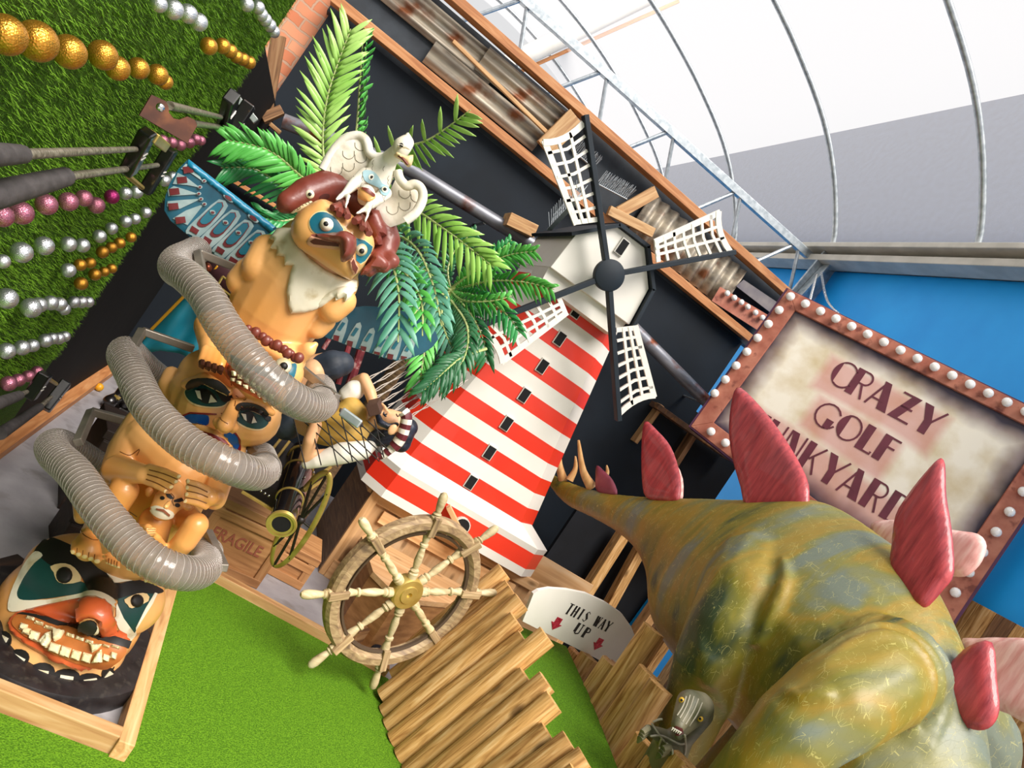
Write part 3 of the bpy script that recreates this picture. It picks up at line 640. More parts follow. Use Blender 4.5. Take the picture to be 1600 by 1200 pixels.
# pink airbrush haze around the words
def band(u0, u1, v0, v1):
    du = mth('SUBTRACT', mth('ABSOLUTE', mth('SUBTRACT', u_, (u0+u1)/2)), (u1-u0)/2); dv_ = mth('SUBTRACT', mth('ABSOLUTE', mth('SUBTRACT', v_, (v0+v1)/2)), (v1-v0)/2)
    return mth('MAXIMUM', du, dv_)
dmin = mth('MINIMUM', mth('MINIMUM', band(.48, 1.34, .73, .98), band(.57, 1.18, .39, .64)), band(.25, 1.6, .04, .29))
ph = mth('SUBTRACT', 1.0, mth('MULTIPLY', mth('ADD', mth('MAXIMUM', dmin, 0), 0), 14)); ph = mth('MULTIPLY', mth('MAXIMUM', ph, 0), .62)
mx = nt.nodes.new('ShaderNodeMix'); mx.data_type = 'RGBA'; L.new(ph, mx.inputs[0]); L.new(c3.outputs[0], mx.inputs[6]); mx.inputs[7].default_value = srgb('#cf7f7a')
m2 = nt.nodes.new('ShaderNodeMix'); m2.data_type = 'RGBA'; m2.blend_type = 'MULTIPLY'; m2.inputs[0].default_value = 1; L.new(mx.outputs[2], m2.inputs[6]); L.new(cr.outputs[0], m2.inputs[7])
L.new(m2.outputs[2], b.inputs['Base Color'])
mb = MB(); mb.add([SP(*p, .02) for p in INN]+[SP(*p, 0) for p in INN], [(0, 1, 2, 3), (7, 6, 5, 4)])
pf = mb.build('panel', pm, sg, fix=False); ul = pf.data.uv_layers.new(name='UVMap')
uvq = [(0, 0), (1.9, 0), (1.9, 1.2), (0, 1.2)]; uvq = [(a-.03, z-2.2) for a, z in INN]; uvq = [(0, 0), (1.9, 0), (1.9, 1.24), (0.02, 1.2)]
for i, lp in enumerate(pf.data.loops): ul.data[i].uv = uvq[lp.vertex_index % 4]
letter_m = mat('plum_letters', '#5e1f2e', '#6d2a3a', rough=.5, scale=10)
# art deco letters in a box: cap height 1, thick stems .27
def arc(cx, cy, rx, ry, a0, a1, n=14): return [(cx+rx*cos(radians(a0+(a1-a0)*i/n)), cy+ry*sin(radians(a0+(a1-a0)*i/n))) for i in range(n+1)]
def thin(pts, w_=.06):
    out_l, out_r = [], []
    for i, p in enumerate(pts):
        a = pts[max(i-1, 0)]; b_ = pts[min(i+1, len(pts)-1)]; dx, dy = b_[0]-a[0], b_[1]-a[1]; l = sqrt(dx*dx+dy*dy) or 1
        out_l.append((p[0]-dy/l*w_/2, p[1]+dx/l*w_/2)); out_r.append((p[0]+dy/l*w_/2, p[1]-dx/l*w_/2))
    return [[out_l[i], out_l[i+1], out_r[i+1], out_r[i]] for i in range(len(pts)-1)]
T_ = .25
GL = {
 'C': (.62, [arc(.42, .5, .4, .5, 110, 250)+[(.2, .15), (.2, .85)]]+thin(arc(.42, .5, .38, .47, 20, 120))+thin(arc(.42, .5, .38, .47, 240, 335))),
 'R': (.66, [[(.0, 0), (T_, 0), (T_, 1), (.0, 1)]]+thin([(T_, .97)]+arc(.38, .74, .2, .23, 90, -90)+[(T_, .51)])+thin([(.36, .5), (.55, 0)], .07)),
 'A': (.72, [[(.4, 0), (.72, 0), (.42, 1), (.2, 1)]]+thin([(.28, .95), (.0, 0)], .07)+thin([(.09, .3), (.5, .3)])),
 'Z': (.7, [[(.0, .0), (.28, 0), (.66, 1), (.38, 1)]]+thin([(.06, .96), (.6, .96)], .07)+thin([(.1, .04), (.68, .04)], .07)+thin([(.2, .5), (.58, .5)], .07)),
 'Y': (.74, [[(.0, 1), (.28, 1), (.48, .45), (.48, 0), (.24, 0), (.24, .45)]]+thin([(.45, .47), (.74, 1)], .07)),
 'G': (.68, [[(.42, 0), (.62, .06), (.66, .42), (.42, .42)]]+thin(arc(.4, .5, .38, .47, 30, 330))),
 'O': (.74, [arc(.4, .5, .38, .5, 105, 255)+[(.26, .1), (.26, .9)]]+thin(arc(.38, .5, .36, .47, -120, 120))),
 'L': (.5, [[(.0, 0), (T_, 0), (T_, 1), (.0, 1)]]+thin([(T_, .04), (.48, .04), (.48, .14)], .07)),
 'F': (.5, [[(.0, 0), (T_, 0), (T_, 1), (.0, 1)]]+thin([(T_, .96), (.52, .96)], .07)+thin([(T_, .6), (.46, .6)], .07)),
 'J': (.42, [[(.16, .2), (.4, .2), (.4, 1), (.16, 1)], [(.16, .22), (.4, .22), (.34, .02), (.12, 0)]]+thin([(.0, .08), (.2, .03)], .07)),
 'U': (.66, [[(.0, .2), (T_, .2), (T_, 1), (.0, 1)], arc(.26, .24, .26, .24, 180, 275)]+thin([(.2, .06), (.4, .04), (.56, .2), (.58, 1)], .06)),
 'N': (.66, [[(.06, 1), (.3, 1), (.6, 0), (.36, 0)]]+thin([(.05, 0), (.05, 1)])+thin([(.6, 0), (.6, 1)])),
 'K': (.68, [[(.0, 0), (T_, 0), (T_, 1), (.0, 1)]]+thin([(.26, .42), (.62, 1)], .07)+thin([(.36, .55), (.62, 0)], .07)),
 'D': (.72, [[(.0, 0), (T_, 0), (T_, 1), (.0, 1)]]+thin([(T_, .97)]+arc(.32, .5, .34, .47, 90, -90)+[(T_, .03)])),
}
def word(txt, a0, a1, z0, h):
    tot = sum(GL[c][0] for c in txt)+.07*(len(txt)-1); s_ = (a1-a0)/tot; x_ = a0
    for c in txt:
        mb = MB()
        for j, poly in enumerate(GL[c][1]):
            nn = .0235+.0004*(j % 3)
            pts = [SP(x_+u*s_, z0+v*h, nn) for u, v in poly]
            ar = sum((poly[i][0]*poly[(i+1) % len(poly)][1]-poly[(i+1) % len(poly)][0]*poly[i][1]) for i in range(len(poly)))
            mb.prism(pts, -SN*.003)
        mb.build('letter', letter_m, sg); x_ += (GL[c][0]+.07)*s_
word('CRAZY', .55, 1.375, 2.965, .215); word('GOLF', .615, 1.225, 2.635, .205); word('JUNKYARD', .29, 1.52, 2.29, .225)
for i in range(15): bulb(sg, SP(-.015+i*(1.775+.11*0)/14*1.0+(-.0), 3.405+.002*i, .05), SN)
for i in range(1, 8): bulb(sg, SP(-.02-.009*i, 3.405-.138*i, .05), SN)
bulb(sg, SP(1.99, 3.43, .05), SN)
for i in range(1, 10): bulb(sg, SP(2.01, 3.43-.165*i, .05), SN)
for i in range(14): bulb(sg, SP(.06+.14*i, 2.165-.0155*i, .05), SN)
# chains
def chain(name, pts, label, link_len=.035, r=.0035):
    pts = crom(pts, 12); tot = 0; mb = MB(); i = 0; acc = 0; last = pts[0]
    cur = pts[0]; idx = 0; dirn = 0
    pos = [cur]; 
    for p in pts[1:]:
        while (p-cur).length >= link_len*.8:
            cur = cur+(p-cur).normalized()*link_len*.8; pos.append(cur)
    for j in range(len(pos)-1):
        a, b_ = pos[j], pos[j+1]; t = (b_-a).normalized(); s_ = t.cross(V((0, 1, 0) if j % 2 else (0, .7, .7))).normalized(); u = t.cross(s_) if j % 2 else s_
        c = (a+b_)/2; mb.tube([c+t*cos(g)*link_len*.55+u*sin(g)*link_len*.3 for g in np.linspace(0, 2*pi, 11)], r, 5, cap=False)
    o = mb.build(name, chrome, origin=pts[0], smooth=True); return tag(o, label, 'chain')
top_ = P(1283, 425, y=7.1)
chain('chain', [top_, P(1296, 470, y=6.4)+V((0, 0, -.02)), SP(.5, 3.47, -.05)], 'steel chain from the truss end down to the top of the big sign, right strand')
chain('chain', [top_+V((-.03, 0, -.05)), P(1266, 468, y=5.9)], 'steel chain from the truss end down to the sign, short left strand')
# ================= palisades =================
pal = empty('log_palisade', (1.5, 2.6, 0), 'leaning palisade of pale half round logs beside the ship wheel', 'log fence')
bx = [(640, 1022), (620, 1062), (602, 1092), (603, 1122), (608, 1145), (613, 1170), (626, 1193), (640, 1216), (650, 1242), (662, 1268), (674, 1294), (686, 1320), (698, 1346), (710, 1372), (724, 1400)]+[(740+14*j, 1425+25*j) for j in range(5)]
tx = [(790, 895), (800, 921), (806, 930), (817, 942), (810, 972), (822, 1002), (857, 996), (826, 1060), (857, 1067), (868, 1098), (860, 1148), (893, 1162), (917, 1188), (906, 1214), (925, 1246), (950, 1262), (965, 1295), (990, 1310), (1000, 1340), (1020, 1360)]
for i, (b_, t_) in enumerate(zip(bx, tx)):
    pb = P(*b_, z=0); yb = 3.22-.095*(i-2)+(.02 if i < 2 else 0); xb = 1.5
    dist = i
    pb = V((P(*b_, y=yb).x, yb, max(0, P(*b_, y=yb).z))); pt = P(*t_, y=yb)
    nx = tx[i]
    halflog('log', pb, pt, .096, .065, logw, pal, (-.85, -.45, .3))
rp = empty('raised_path', (1.95, 2.4, 0), 'raised green carpet path between the two log palisades', 'path')
slab('carpet', [tuple(P(*q, z=.5))[:2] for q in ((812, 978), (885, 1010), (920, 1085), (965, 1200), (1020, 1330))]+[(2.0, 1.2), (1.78, 1.2), (1.76, 2.2), (1.8, 3.3)], .44, .5, carpet_m, parent=rp)
slab('base', [(1.8, 1.3), (2.0, 1.3), (2.12, 2.7), (2.2, 3.1), (2.1, 3.4), (1.84, 3.2)], 0, .435, oldwood, parent=rp)
pal2 = empty('log_palisade', (2.4, 2.8, 0), 'far palisade of upright pale logs between green path and dinosaur', 'log fence')
fb = [(897, 1034), (905, 1056), (918, 1094), (930, 1122), (945, 1158), (958, 1187), (970, 1222), (985, 1262), (1000, 1300), (1012, 1330)]
ft = [(905, 1020), (925, 1026), (963, 1038), (1026, 985), (1020, 1052), (1037, 1073), (1018, 1160), (1040, 1190), (1080, 1190), (1090, 1215)]
for b_, t_ in zip(fb, ft):
    pb = P(*b_, z=.44); pt = P(*t_, y=pb.y); pt.x = (pt.x+pb.x*2)/3 if abs(pt.x-pb.x) < .15 else pt.x
    halflog('log', V((pb.x, pb.y, 0)), pt, .118, .075, logw, pal2, (-.9, -.45, 0))
# ================= this way up sign =================
BO = P(900, 985, y=3.55); BD = V((.97, .24, 0)).normalized(); BN = V((.24, -.97, 0)).normalized()
bs = empty('this_way_up_sign', BO, 'white arched THIS WAY UP board with two red arrows above the log posts', 'sign')
ol = [(815, 969), (832, 926), (840, 921), (857, 918), (885, 920), (915, 926), (945, 940), (970, 957), (985, 978), (992, 997), (978, 1034), (966, 1037), (954, 1028), (948, 1036)]
relief(ol, (BO, BN), thick=.022, dome=0, edge=.01, step=.03).build('board', white_m, bs)
BV = lambda px, py, off: (lambda r: C0+r*((BO-C0).dot(BN)/r.dot(BN))+BN*off)(ray(px, py))
inkm = mat('black_ink', '#1a1412', rough=.6); glit = mat('red_glitter', '#a3142a', '#d8475c', rough=.35, metal=.3, scale=160, contrast=(.45, .6))
def text(s, org, right, up, size, mt, name, parent, xs=1.0, bold=0.0, depth=.001):
    cu = bpy.data.curves.new(name, 'FONT'); cu.body = s; cu.size = size; cu.extrude = depth; cu.offset = bold
    o = bpy.data.objects.new('t', cu); COL.objects.link(o); bpy.context.view_layer.update()
    me = bpy.data.meshes.new_from_object(o.evaluated_get(bpy.context.evaluated_depsgraph_get())); bpy.data.objects.remove(o)
    right = V(right).normalized(); up = V(up).normalized(); nn = right.cross(up)
    M = Matrix((right*xs, up, nn)).transposed().to_4x4(); M.translation = V(org); me.transform(M); me.materials.clear()
    return link(name, me, mt, parent)
def glyphs(s, p0, p1, h_px, mt, parent):
    """serifed stencil letters set along a line on the board; p0,p1 px baseline ends"""
    a, b_ = BV(*p0, .0125), BV(*p1, .0125); R_ = (b_-a).normalized(); U_ = V((0, 0, 1)); n_ = len(s); adv = (b_-a).length/n_; h = h_px
    strokes_ = 0; strokes = {'T': [('v', .5, 0, 1), ('h', .08, .92, 1), ('s', .3, .7, 0)], 'H': [('v', .2, 0, 1), ('v', .8, 0, 1), ('h', .2, .8, .5), ('s', .05, .35, 0), ('s', .65, .95, 0), ('s', .05, .35, 1), ('s', .65, .95, 1)],
       'I': [('v', .5, 0, 1), ('s', .3, .7, 0), ('s', .3, .7, 1)], 'U': [('v', .22, .12, 1), ('t', .8, .12, .8, 1), ('t', .25, .08, .5, 0), ('t', .5, 0, .8, .12), ('s', .05, .4, 1), ('s', .65, .95, 1)],
       'P': [('v', .25, 0, 1), ('t', .3, .98, .7, .9), ('t', .7, .9, .75, .6), ('t', .75, .6, .3, .48), ('s', .08, .45, 0)], 'A': [('d', .45, 1, .85, 0), ('t', .45, 1, .1, 0), ('h', .2, .75, .35), ('s', .0, .25, 0), ('s', .7, 1, 0)],
       'W': [('d', .05, 1, .3, 0), ('t', .3, 0, .48, 1), ('d', .45, 1, .7, 0), ('t', .7, 0, .95, 1), ('s', -.05, .2, 1), ('s', .8, 1.05, 1)], 'Y': [('d', .08, 1, .5, .48), ('v', .5, 0, .5), ('t', .5, .48, .92, 1), ('s', -.02, .25, 1), ('s', .78, 1, 1), ('s', .3, .7, 0)],
       'S': [('t', .85, .85, .5, 1), ('t', .5, 1, .2, .8), ('d', .2, .78, .8, .28), ('t', .8, .25, .5, 0), ('t', .5, 0, .1, .15)]}
    for i, c in enumerate(s):
        if c == ' ': continue
        mb = MB(); X = lambda u, v, k=0: a+R_*(i+.08+u*.82)*adv+U_*v*h+BN*(.0004*k)
        W = adv*.27
        for j, st in enumerate(strokes[c]):
            if st[0] == 'v': q = [(st[1], st[2]), (st[1], st[3]), W]
            elif st[0] == 'h': q = [(st[1], st[3]), (st[2], st[3]), W*.3]
            elif st[0] == 's': q = [(st[1], st[3]), (st[2], st[3]), W*.28]
            elif st[0] == 't': q = [(st[1], st[2]), (st[3], st[4]), W*.33]
            else: q = [(st[1], st[2]), (st[3], st[4]), W]
            mb.bar(X(*q[0], j % 3), X(*q[1], j % 3), .0016, q[2], up=BN.cross(V((1, 0, 0)))) if False else mb.add(*_pl(X(*q[0], j % 3), X(*q[1], j % 3), q[2]))
        mb.build('letter', mt, parent)
def _pl(a, b, wd):
    t = (b-a).normalized(); s_ = t.cross(BN).normalized()*wd/2; q = [a-s_, a+s_, b+s_, b-s_]; return q+[p-BN*.002 for p in q], [(0,1,2,3), (7,6,5,4), (0,4,5,1), (1,5,6,2), (2,6,7,3), (3,7,4,0)]
glyphs('THIS WAY', (879, 955), (948, 986), .062, inkm, bs); glyphs('UP', (891, 985), (917, 997), .062, inkm, bs)
for cx, cy in ((868, 972), (933, 1004)):
    ar = [(-.022, .035), (.022, .035), (.022, 0), (.042, 0), (0, -.042), (-.042, 0), (-.022, 0)]
    c = BV(cx, cy, .012); MB().prism([c+BD*u+V((0, 0, v)) for u, v in ar], BN*.0015).build('arrow', glit, bs)
# ================= ship's wheel =================
WC = P(635, 925, y=3.14); WX = V((sin(radians(69)), cos(radians(69)), 0)); WN = V((.36, -.93, 0)).normalized(); WU = V((0, 0, 1))
WX = WU.cross(WN)*-1 if WU.cross(WN).dot(WX) < 0 else WU.cross(WN)
wheel_w = wood('wheel_wood', '#77604a', '#a08662', '#c4ab84', scale=1.2); bone = wood('turned_wood', '#a8946c', '#cbb88f', '#ddd0ab', knots=False)
sw = empty('ship_wheel', WC+V((0, 0, -.4)), 'weathered wooden ship wheel with brass hub and eight turned handles', 'ship wheel')
def WP(r, a, n=0): return WC+WX*(r*cos(a))+WU*(r*sin(a))+WN*n
mb = MB(); Rr = .35; sec = [(-.03, -.028), (-.03, .012), (-.012, .03), (.022, .03), (.034, .012), (.034, -.028)]; n = 72; vs = []
for i in range(n):
    a = 2*pi*i/n
    for dr, dn in sec: vs.append(WP(Rr+dr, a, dn))
k_ = len(sec); mb.add(vs, [(i*k_+j, i*k_+(j+1) % k_, ((i+1) % n)*k_+(j+1) % k_, ((i+1) % n)*k_+j) for i in range(n) for j in range(k_)])
mb.build('rim', wheel_w, sw, smooth=True, sharp=30)
mb = MB(); vs = []; sec2 = [(-.012, 0), (-.012, .014), (.0, .018), (.0, 0)]
for i in range(n):
    a = 2*pi*i/n
    for dr, dn in sec2: vs.append(WP(Rr-.035+dr, a, dn))
mb.add(vs, [(i*4+j, i*4+(j+1) % 4, ((i+1) % n)*4+(j+1) % 4, ((i+1) % n)*4+j) for i in range(n) for j in range(4)]); mb.build('inner_band', mat('dark_groove', '#4a3a2a'), sw)
MB().lathe(WC-WN*.04, WN, [(0, .075), (.05, .08), (.06, .076), (.066, .072), (.066, .045), (.072, .042), (.072, .014), (.06, .012)], 32).build('hub', gold_m, sw, smooth=True)
a0 = None
da = P(687, 786, y=3.3)-WC; a0 = atan2(da.dot(WU), da.dot(WX))
# angle of the first handle measured in the wheel's own plane
rr = ray(687, 786); tq = (WC-C0).dot(WN)/rr.dot(WN); da = C0+rr*tq-WC; a0 = atan2(da.dot(WU), da.dot(WX)); R_tip = .5; KS = 3.14/3.3
for i in range(8):
    a = a0+i*pi/4; D_ = (WP(1, a)-WC).normalized()
    spr = [(.06, .02), (.1, .024), (.105, .018), (.115, .022), (.125, .013), (.16, .019), (.2, .017), (.235, .012), (.24, .02), (.25, .02), (.255, .013), (.29, .02), (.33, .024)]
    s_ = MB().lathe(WC, D_, spr, 14).build('spoke', bone, sw, smooth=True)
    MB().lathe(WC+WN*.012, D_, [(.38, .02), (.395, .024), (.402, .015), (.409, .021), (.416, .013), (.445, .018), (.48, .021), (.503, .018), (.513, .009)], 14).build('handle', bone, sw, smooth=True)
    lbox('brace', WP(.3, a, .005), WP(.4, a, .02), .035, .05, wheel_w, sw, up=WN)
# ================= stegosaurus =================
def axis_xy(px, py):
    r = ray(px, py); k_ = r.x/r.y; y = (2.36+.23*5)/(k_+.23); return 2.36+.23*(5-y), y
tops = [(852, 734), (900, 757), (950, 770), (1000, 776), (1050, 779), (1100, 780), (1160, 783), (1230, 783), (1300, 790), (1380, 840), (1450, 900), (1500, 1000), (1530, 1100), (1545, 1200), (1560, 1330)]
hpx = [10, 34, 46, 66, 98, 150, 235, 300, 350, 380, 400, 400, 370, 330, 260]
wid = [.012, .05, .065, .085, .12, .17, .27, .36, .42, .44, .44, .42, .37, .33, .25]
secs = []
for (a, b), h, w_ in zip(tops, hpx, wid):
    x, y = axis_xy(a, b); t_ = P(a, b, y=y); b_ = P(a-.559*h, b+.829*h, y=y)
    secs.append((x, y, t_.z, max(b_.z, .45), w_))
AX = V((.224, -.975, 0)); AXS = V((.975, .224, 0))
ss = crom([V((s[1], s[2], s[3])) for s in secs], 4); sw_ = crom([V((s[0], s[4], 0)) for s in secs], 4)
mb = MB(); n = 28; vs = []
for a, b in zip(ss, sw_):
    c = V((b.x, a.x, (a.y+a.z)/2)); hz = (a.y-a.z)/2; wd = b.y
    for k_ in range(n):
        g = 2*pi*k_/n; s_, c_ = sin(g), cos(g)
        pw = wd*(1-.28*max(s_, 0))   # narrower towards the back ridge
        vs.append(c+AXS*(c_*pw)+V((0, 0, s_*hz)))
N_ = len(ss)
mb.add(vs, [(i*n+k_, i*n+(k_+1) % n, (i+1)*n+(k_+1) % n, (i+1)*n+k_) for i in range(N_-1) for k_ in range(n)]+[tuple(reversed(range(n))), tuple(range((N_-1)*n, N_*n))])
def chainc(mb, pts, n_=14):
    """tapered limb through (point, radius) pairs"""
    for (a, ra), (b, rb) in zip(pts[:-1], pts[1:]): mb.capsule(a, b, ra, rb, n=n_)
R_ = lambda px, d: px*d/FPX
def D(px, py, d, rp): return (P(px, py, d=d), R_(rp, d))
hind = [D(1185, 905, 3.62, 78), D(1165, 935, 3.5, 72), D(1140, 985, 3.42, 68), D(1112, 1040, 3.4, 60), D(1088, 1095, 3.42, 50), D(1072, 1140, 3.45, 44)]
kb = hind[-1][0]; hind += [(V((kb.x, kb.y+.05, .35)), .13), (V((kb.x-.02, kb.y-.02, .08)), .15)]
front = [D(1402, 1045, 2.92, 74), D(1365, 1060, 2.76, 80), D(1305, 1098, 2.66, 78), D(1245, 1142, 2.62, 70), D(1190, 1195, 2.62, 58), D(1145, 1240, 2.66, 50)]
kb = front[-1][0]; front += [(V((kb.x, kb.y, .35)), .12), (V((kb.x-.03, kb.y, .08)), .14)]
chainc(mb, hind); chainc(mb, front)
def mirror(p):
    c = V((2.36+.23*(5-p.y), p.y, p.z)); return p+AXS*2*((c-p).dot(AXS))
chainc(mb, [(mirror(p), r) for p, r in hind]); chainc(mb, [(mirror(p), r) for p, r in front])
# neck and small head reaching low to the front, out of the picture
hx = secs[-1]; q = [(V((hx[0], hx[1], 1.25)), .2), (V((hx[0]+.08, hx[1]-.35, 1.1)), .15), (V((hx[0]+.12, hx[1]-.6, .95)), .11), (V((hx[0]+.15, hx[1]-.9, .85)), .06)]
chainc(mb, q)
tmp = sculpt('tmpd', mb, None, voxel=.03, sm=6); bv = bvh_of(tmp); bpy.data.objects.remove(tmp)
def ridge(pts, r=.012):
    pts = crom([(a, b, 0) for a, b in pts], 5); run = []
    for p in pts:
        h = bv.ray_cast(C0, ray(p.x, p.y).normalized())
        if h[0]: run.append(h[0]-ray(p.x, p.y).normalized()*r*.1)
    r *= 1.7
    if len(run) > 2: mb.tube(run, [r*(.35+.65*sin(pi*(i+.5)/len(run))) for i in range(len(run))], 8)
for o_ in range(4):
    k_ = o_*11
    ridge([(1092+k_*.3, 992+k_*.6), (1098, 1022+k_), (1112, 1036+k_), (1132, 1038+k_*.8), (1154, 1024+k_*.5)], .015)
ridge([(1222, 872), (1228, 900), (1218, 935), (1198, 975), (1180, 1010)], .02)
for k_ in (0, 16, 32): ridge([(1285-k_, 1040-k_*.6), (1325, 1008-k_*.8), (1380, 992-k_*.8), (1425+k_*.6, 1008-k_*.4), (1455+k_*.8, 1050), (1450+k_*.8, 1100+k_*.4), (1415+k_, 1150+k_)], .015)
ridge([(1222, 1078), (1250, 1090), (1290, 1085), (1300, 1092)], .018)
for k_ in (0, 14): ridge([(1105-k_*.4, 1070+k_), (1120, 1078+k_), (1135, 1090+k_), (1130, 1108+k_)], .01)
dm = bpy.data.materials.new('dinosaur_skin'); dm.use_nodes = True; nt = dm.node_tree; b = nt.nodes['Principled BSDF']; L = nt.links; b.inputs['Roughness'].default_value = .5; b.inputs['Coat Weight'].default_value = .12; b.inputs['Coat Roughness'].default_value = .3
tc = nt.nodes.new('ShaderNodeTexCoord'); mp = nt.nodes.new('ShaderNodeMapping'); mp.inputs['Rotation'].default_value = (radians(20), 0, 0); mp.inputs['Scale'].default_value = (.5, 2.0, .7); L.new(tc.outputs['Object'], mp.inputs[0])
n1 = nt.nodes.new('ShaderNodeTexNoise'); n1.inputs['Scale'].default_value = 1.7; n1.inputs['Detail'].default_value = 4; n1.inputs['Distortion'].default_value = .6; L.new(mp.outputs[0], n1.inputs['Vector'])
cr = nt.nodes.new('ShaderNodeValToRGB'); e = cr.color_ramp.elements; e[0].position = .36; e[0].color = srgb('#35452a'); e[1].position = .62; e[1].color = srgb('#6c7566')
for p_, c_ in ((.43, '#76701c'), (.5, '#94791f'), (.55, '#7a7634')): q = e.new(p_); q.color = srgb(c_)
L.new(n1.outputs['Fac'], cr.inputs[0])
# brown belly side: underside of the tail
ge = nt.nodes.new('ShaderNodeNewGeometry'); sx = nt.nodes.new('ShaderNodeSeparateXYZ'); L.new(tc.outputs['Object'], sx.inputs[0])
sy = nt.nodes.new('ShaderNodeSeparateXYZ'); L.new(ge.outputs['True Normal'], sy.inputs[0])
rng_ = nt.nodes.new('ShaderNodeMapRange'); rng_.inputs[1].default_value = -.35; rng_.inputs[2].default_value = -.8; L.new(sy.outputs['Z'], rng_.inputs[0])
mxb = nt.nodes.new('ShaderNodeMix'); mxb.data_type = 'RGBA'; L.new(rng_.outputs[0], mxb.inputs[0]); L.new(cr.outputs[0], mxb.inputs[6]); mxb.inputs[7].default_value = srgb('#a07a42')
# fine scratch marks
def scratch(sc, st, rot, th):
    m2_ = nt.nodes.new('ShaderNodeMapping'); m2_.inputs['Scale'].default_value = st; m2_.inputs['Rotation'].default_value = rot; L.new(tc.outputs['Object'], m2_.inputs[0])
    v = nt.nodes.new('ShaderNodeTexVoronoi'); v.feature = 'DISTANCE_TO_EDGE'; v.inputs['Scale'].default_value = sc; L.new(m2_.outputs[0], v.inputs['Vector'])
    r_ = nt.nodes.new('ShaderNodeMath'); r_.operation = 'LESS_THAN'; r_.inputs[1].default_value = th; L.new(v.outputs['Distance'], r_.inputs[0]); return r_.outputs[0]
s1 = scratch(13, (1.6, 1.5, .5), (.5, .3, .2), .008); s2 = scratch(24, (1, 2.8, .6), (.9, .1, .4), .014)
nm = nt.nodes.new('ShaderNodeTexNoise'); nm.inputs['Scale'].default_value = 26; L.new(tc.outputs['Object'], nm.inputs['Vector'])
gt = nt.nodes.new('ShaderNodeMath'); gt.operation = 'GREATER_THAN'; gt.inputs[1].default_value = .52; L.new(nm.outputs['Fac'], gt.inputs[0])
a1 = nt.nodes.new('ShaderNodeMath'); a1.operation = 'MAXIMUM'; L.new(s1, a1.inputs[0]); L.new(s2, a1.inputs[1])
a2 = nt.nodes.new('ShaderNodeMath'); a2.operation = 'MULTIPLY'; L.new(a1.outputs[0], a2.inputs[0]); L.new(gt.outputs[0], a2.inputs[1])
a3 = nt.nodes.new('ShaderNodeMath'); a3.operation = 'MULTIPLY'; a3.inputs[1].default_value = .4; L.new(a2.outputs[0], a3.inputs[0])
mxs = nt.nodes.new('ShaderNodeMix'); mxs.data_type = 'RGBA'; L.new(a3.outputs[0], mxs.inputs[0]); L.new(mxb.outputs[2], mxs.inputs[6]); mxs.inputs[7].default_value = srgb('#d8cd7a'); L.new(mxs.outputs[2], b.inputs['Base Color'])
bp = nt.nodes.new('ShaderNodeBump'); bp.inputs['Strength'].default_value = .5; bp.inputs['Distance'].default_value = .006; bp.invert = True; L.new(a1.outputs[0], bp.inputs['Height']); L.new(bp.outputs[0], b.inputs['Normal'])
dino = empty('stegosaurus', (2.95, 2.8, 0), 'large olive green model stegosaurus with red back plates at the right', 'dinosaur model')
body = sculpt('body', mb, dm, dino, voxel=.016, sm=3)
platem = mat('plate_red', '#8e2a34', '#c2474c', rough=.45, scale=5, stretch=(9, 9, 1.2), coat=.3, contrast=(.3, .7), bump=.25, bscale=9)
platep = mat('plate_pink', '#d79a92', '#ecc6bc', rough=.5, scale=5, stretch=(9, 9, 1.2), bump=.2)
def plate(pts, off, m_, dome=.03, name='back_plate', y0=None):
    p0 = V((2.36, 5.0, 1.5))+AXS*off
    return relief(pts, (p0, -AXS), thick=.012, dome=dome, edge=.07, step=.022, smooth_px=3).build(name, m_, dino, smooth=True, sharp=0)
plate([(1152, 606), (1142, 640), (1140, 680), (1146, 720), (1158, 762), (1168, 795), (1210, 800), (1256, 804), (1264, 768), (1254, 733), (1218, 673), (1177, 623)], -.1, platem)
plate([(1008, 659), (1003, 700), (1004, 750), (1010, 777), (1035, 783), (1058, 784), (1063, 763), (1060, 733), (1047, 697), (1027, 673)], -.05, platem, .02)
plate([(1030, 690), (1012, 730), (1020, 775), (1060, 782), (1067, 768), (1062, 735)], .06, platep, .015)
plate([(933, 728), (931, 747), (933, 767), (950, 773), (964, 771), (957, 750), (943, 735)], -.02, mat('plate_plum', '#7a3444', '#96475a', rough=.4, scale=8), .012)
plate([(1467, 718), (1476, 725), (1478, 774), (1486, 825), (1490, 893), (1474, 920), (1440, 952), (1410, 925), (1391, 895), (1394, 850), (1400, 806), (1419, 774), (1444, 742)], -.14, platem)
plate([(1550, 1004), (1557, 1062), (1561, 1108), (1550, 1133), (1529, 1141), (1502, 1131), (1483, 1099), (1472, 1055), (1492, 1030), (1515, 1010)], -.1, platem)
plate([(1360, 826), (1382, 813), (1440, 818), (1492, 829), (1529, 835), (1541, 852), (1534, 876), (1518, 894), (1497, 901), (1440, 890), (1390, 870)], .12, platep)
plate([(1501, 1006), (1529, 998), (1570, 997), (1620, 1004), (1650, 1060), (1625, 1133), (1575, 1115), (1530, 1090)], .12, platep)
hornm = mat('horn', '#c9955a', '#e0b67e', rough=.4, scale=4, stretch=(8, 8, 1))
for pts, rr in (([(880, 750), (874, 725), (875, 697)], 9), ([(890, 750), (899, 732), (899, 713)], 7), ([(924, 760), (911, 735), (904, 688)], 10), ([(943, 748), (949, 738), (948, 727)], 6)):
    x, y = axis_xy(*pts[0]); q = crom([P(a, b, y=y) for a, b in pts], 5); d_ = (q[0]-C0).dot(CF)
    MB().tube(q, [R_(rr, d_)*(1-.8*i/(len(q)-1))*(.9) for i in range(len(q))], 10).build('tail_spike', hornm, dino, smooth=True)
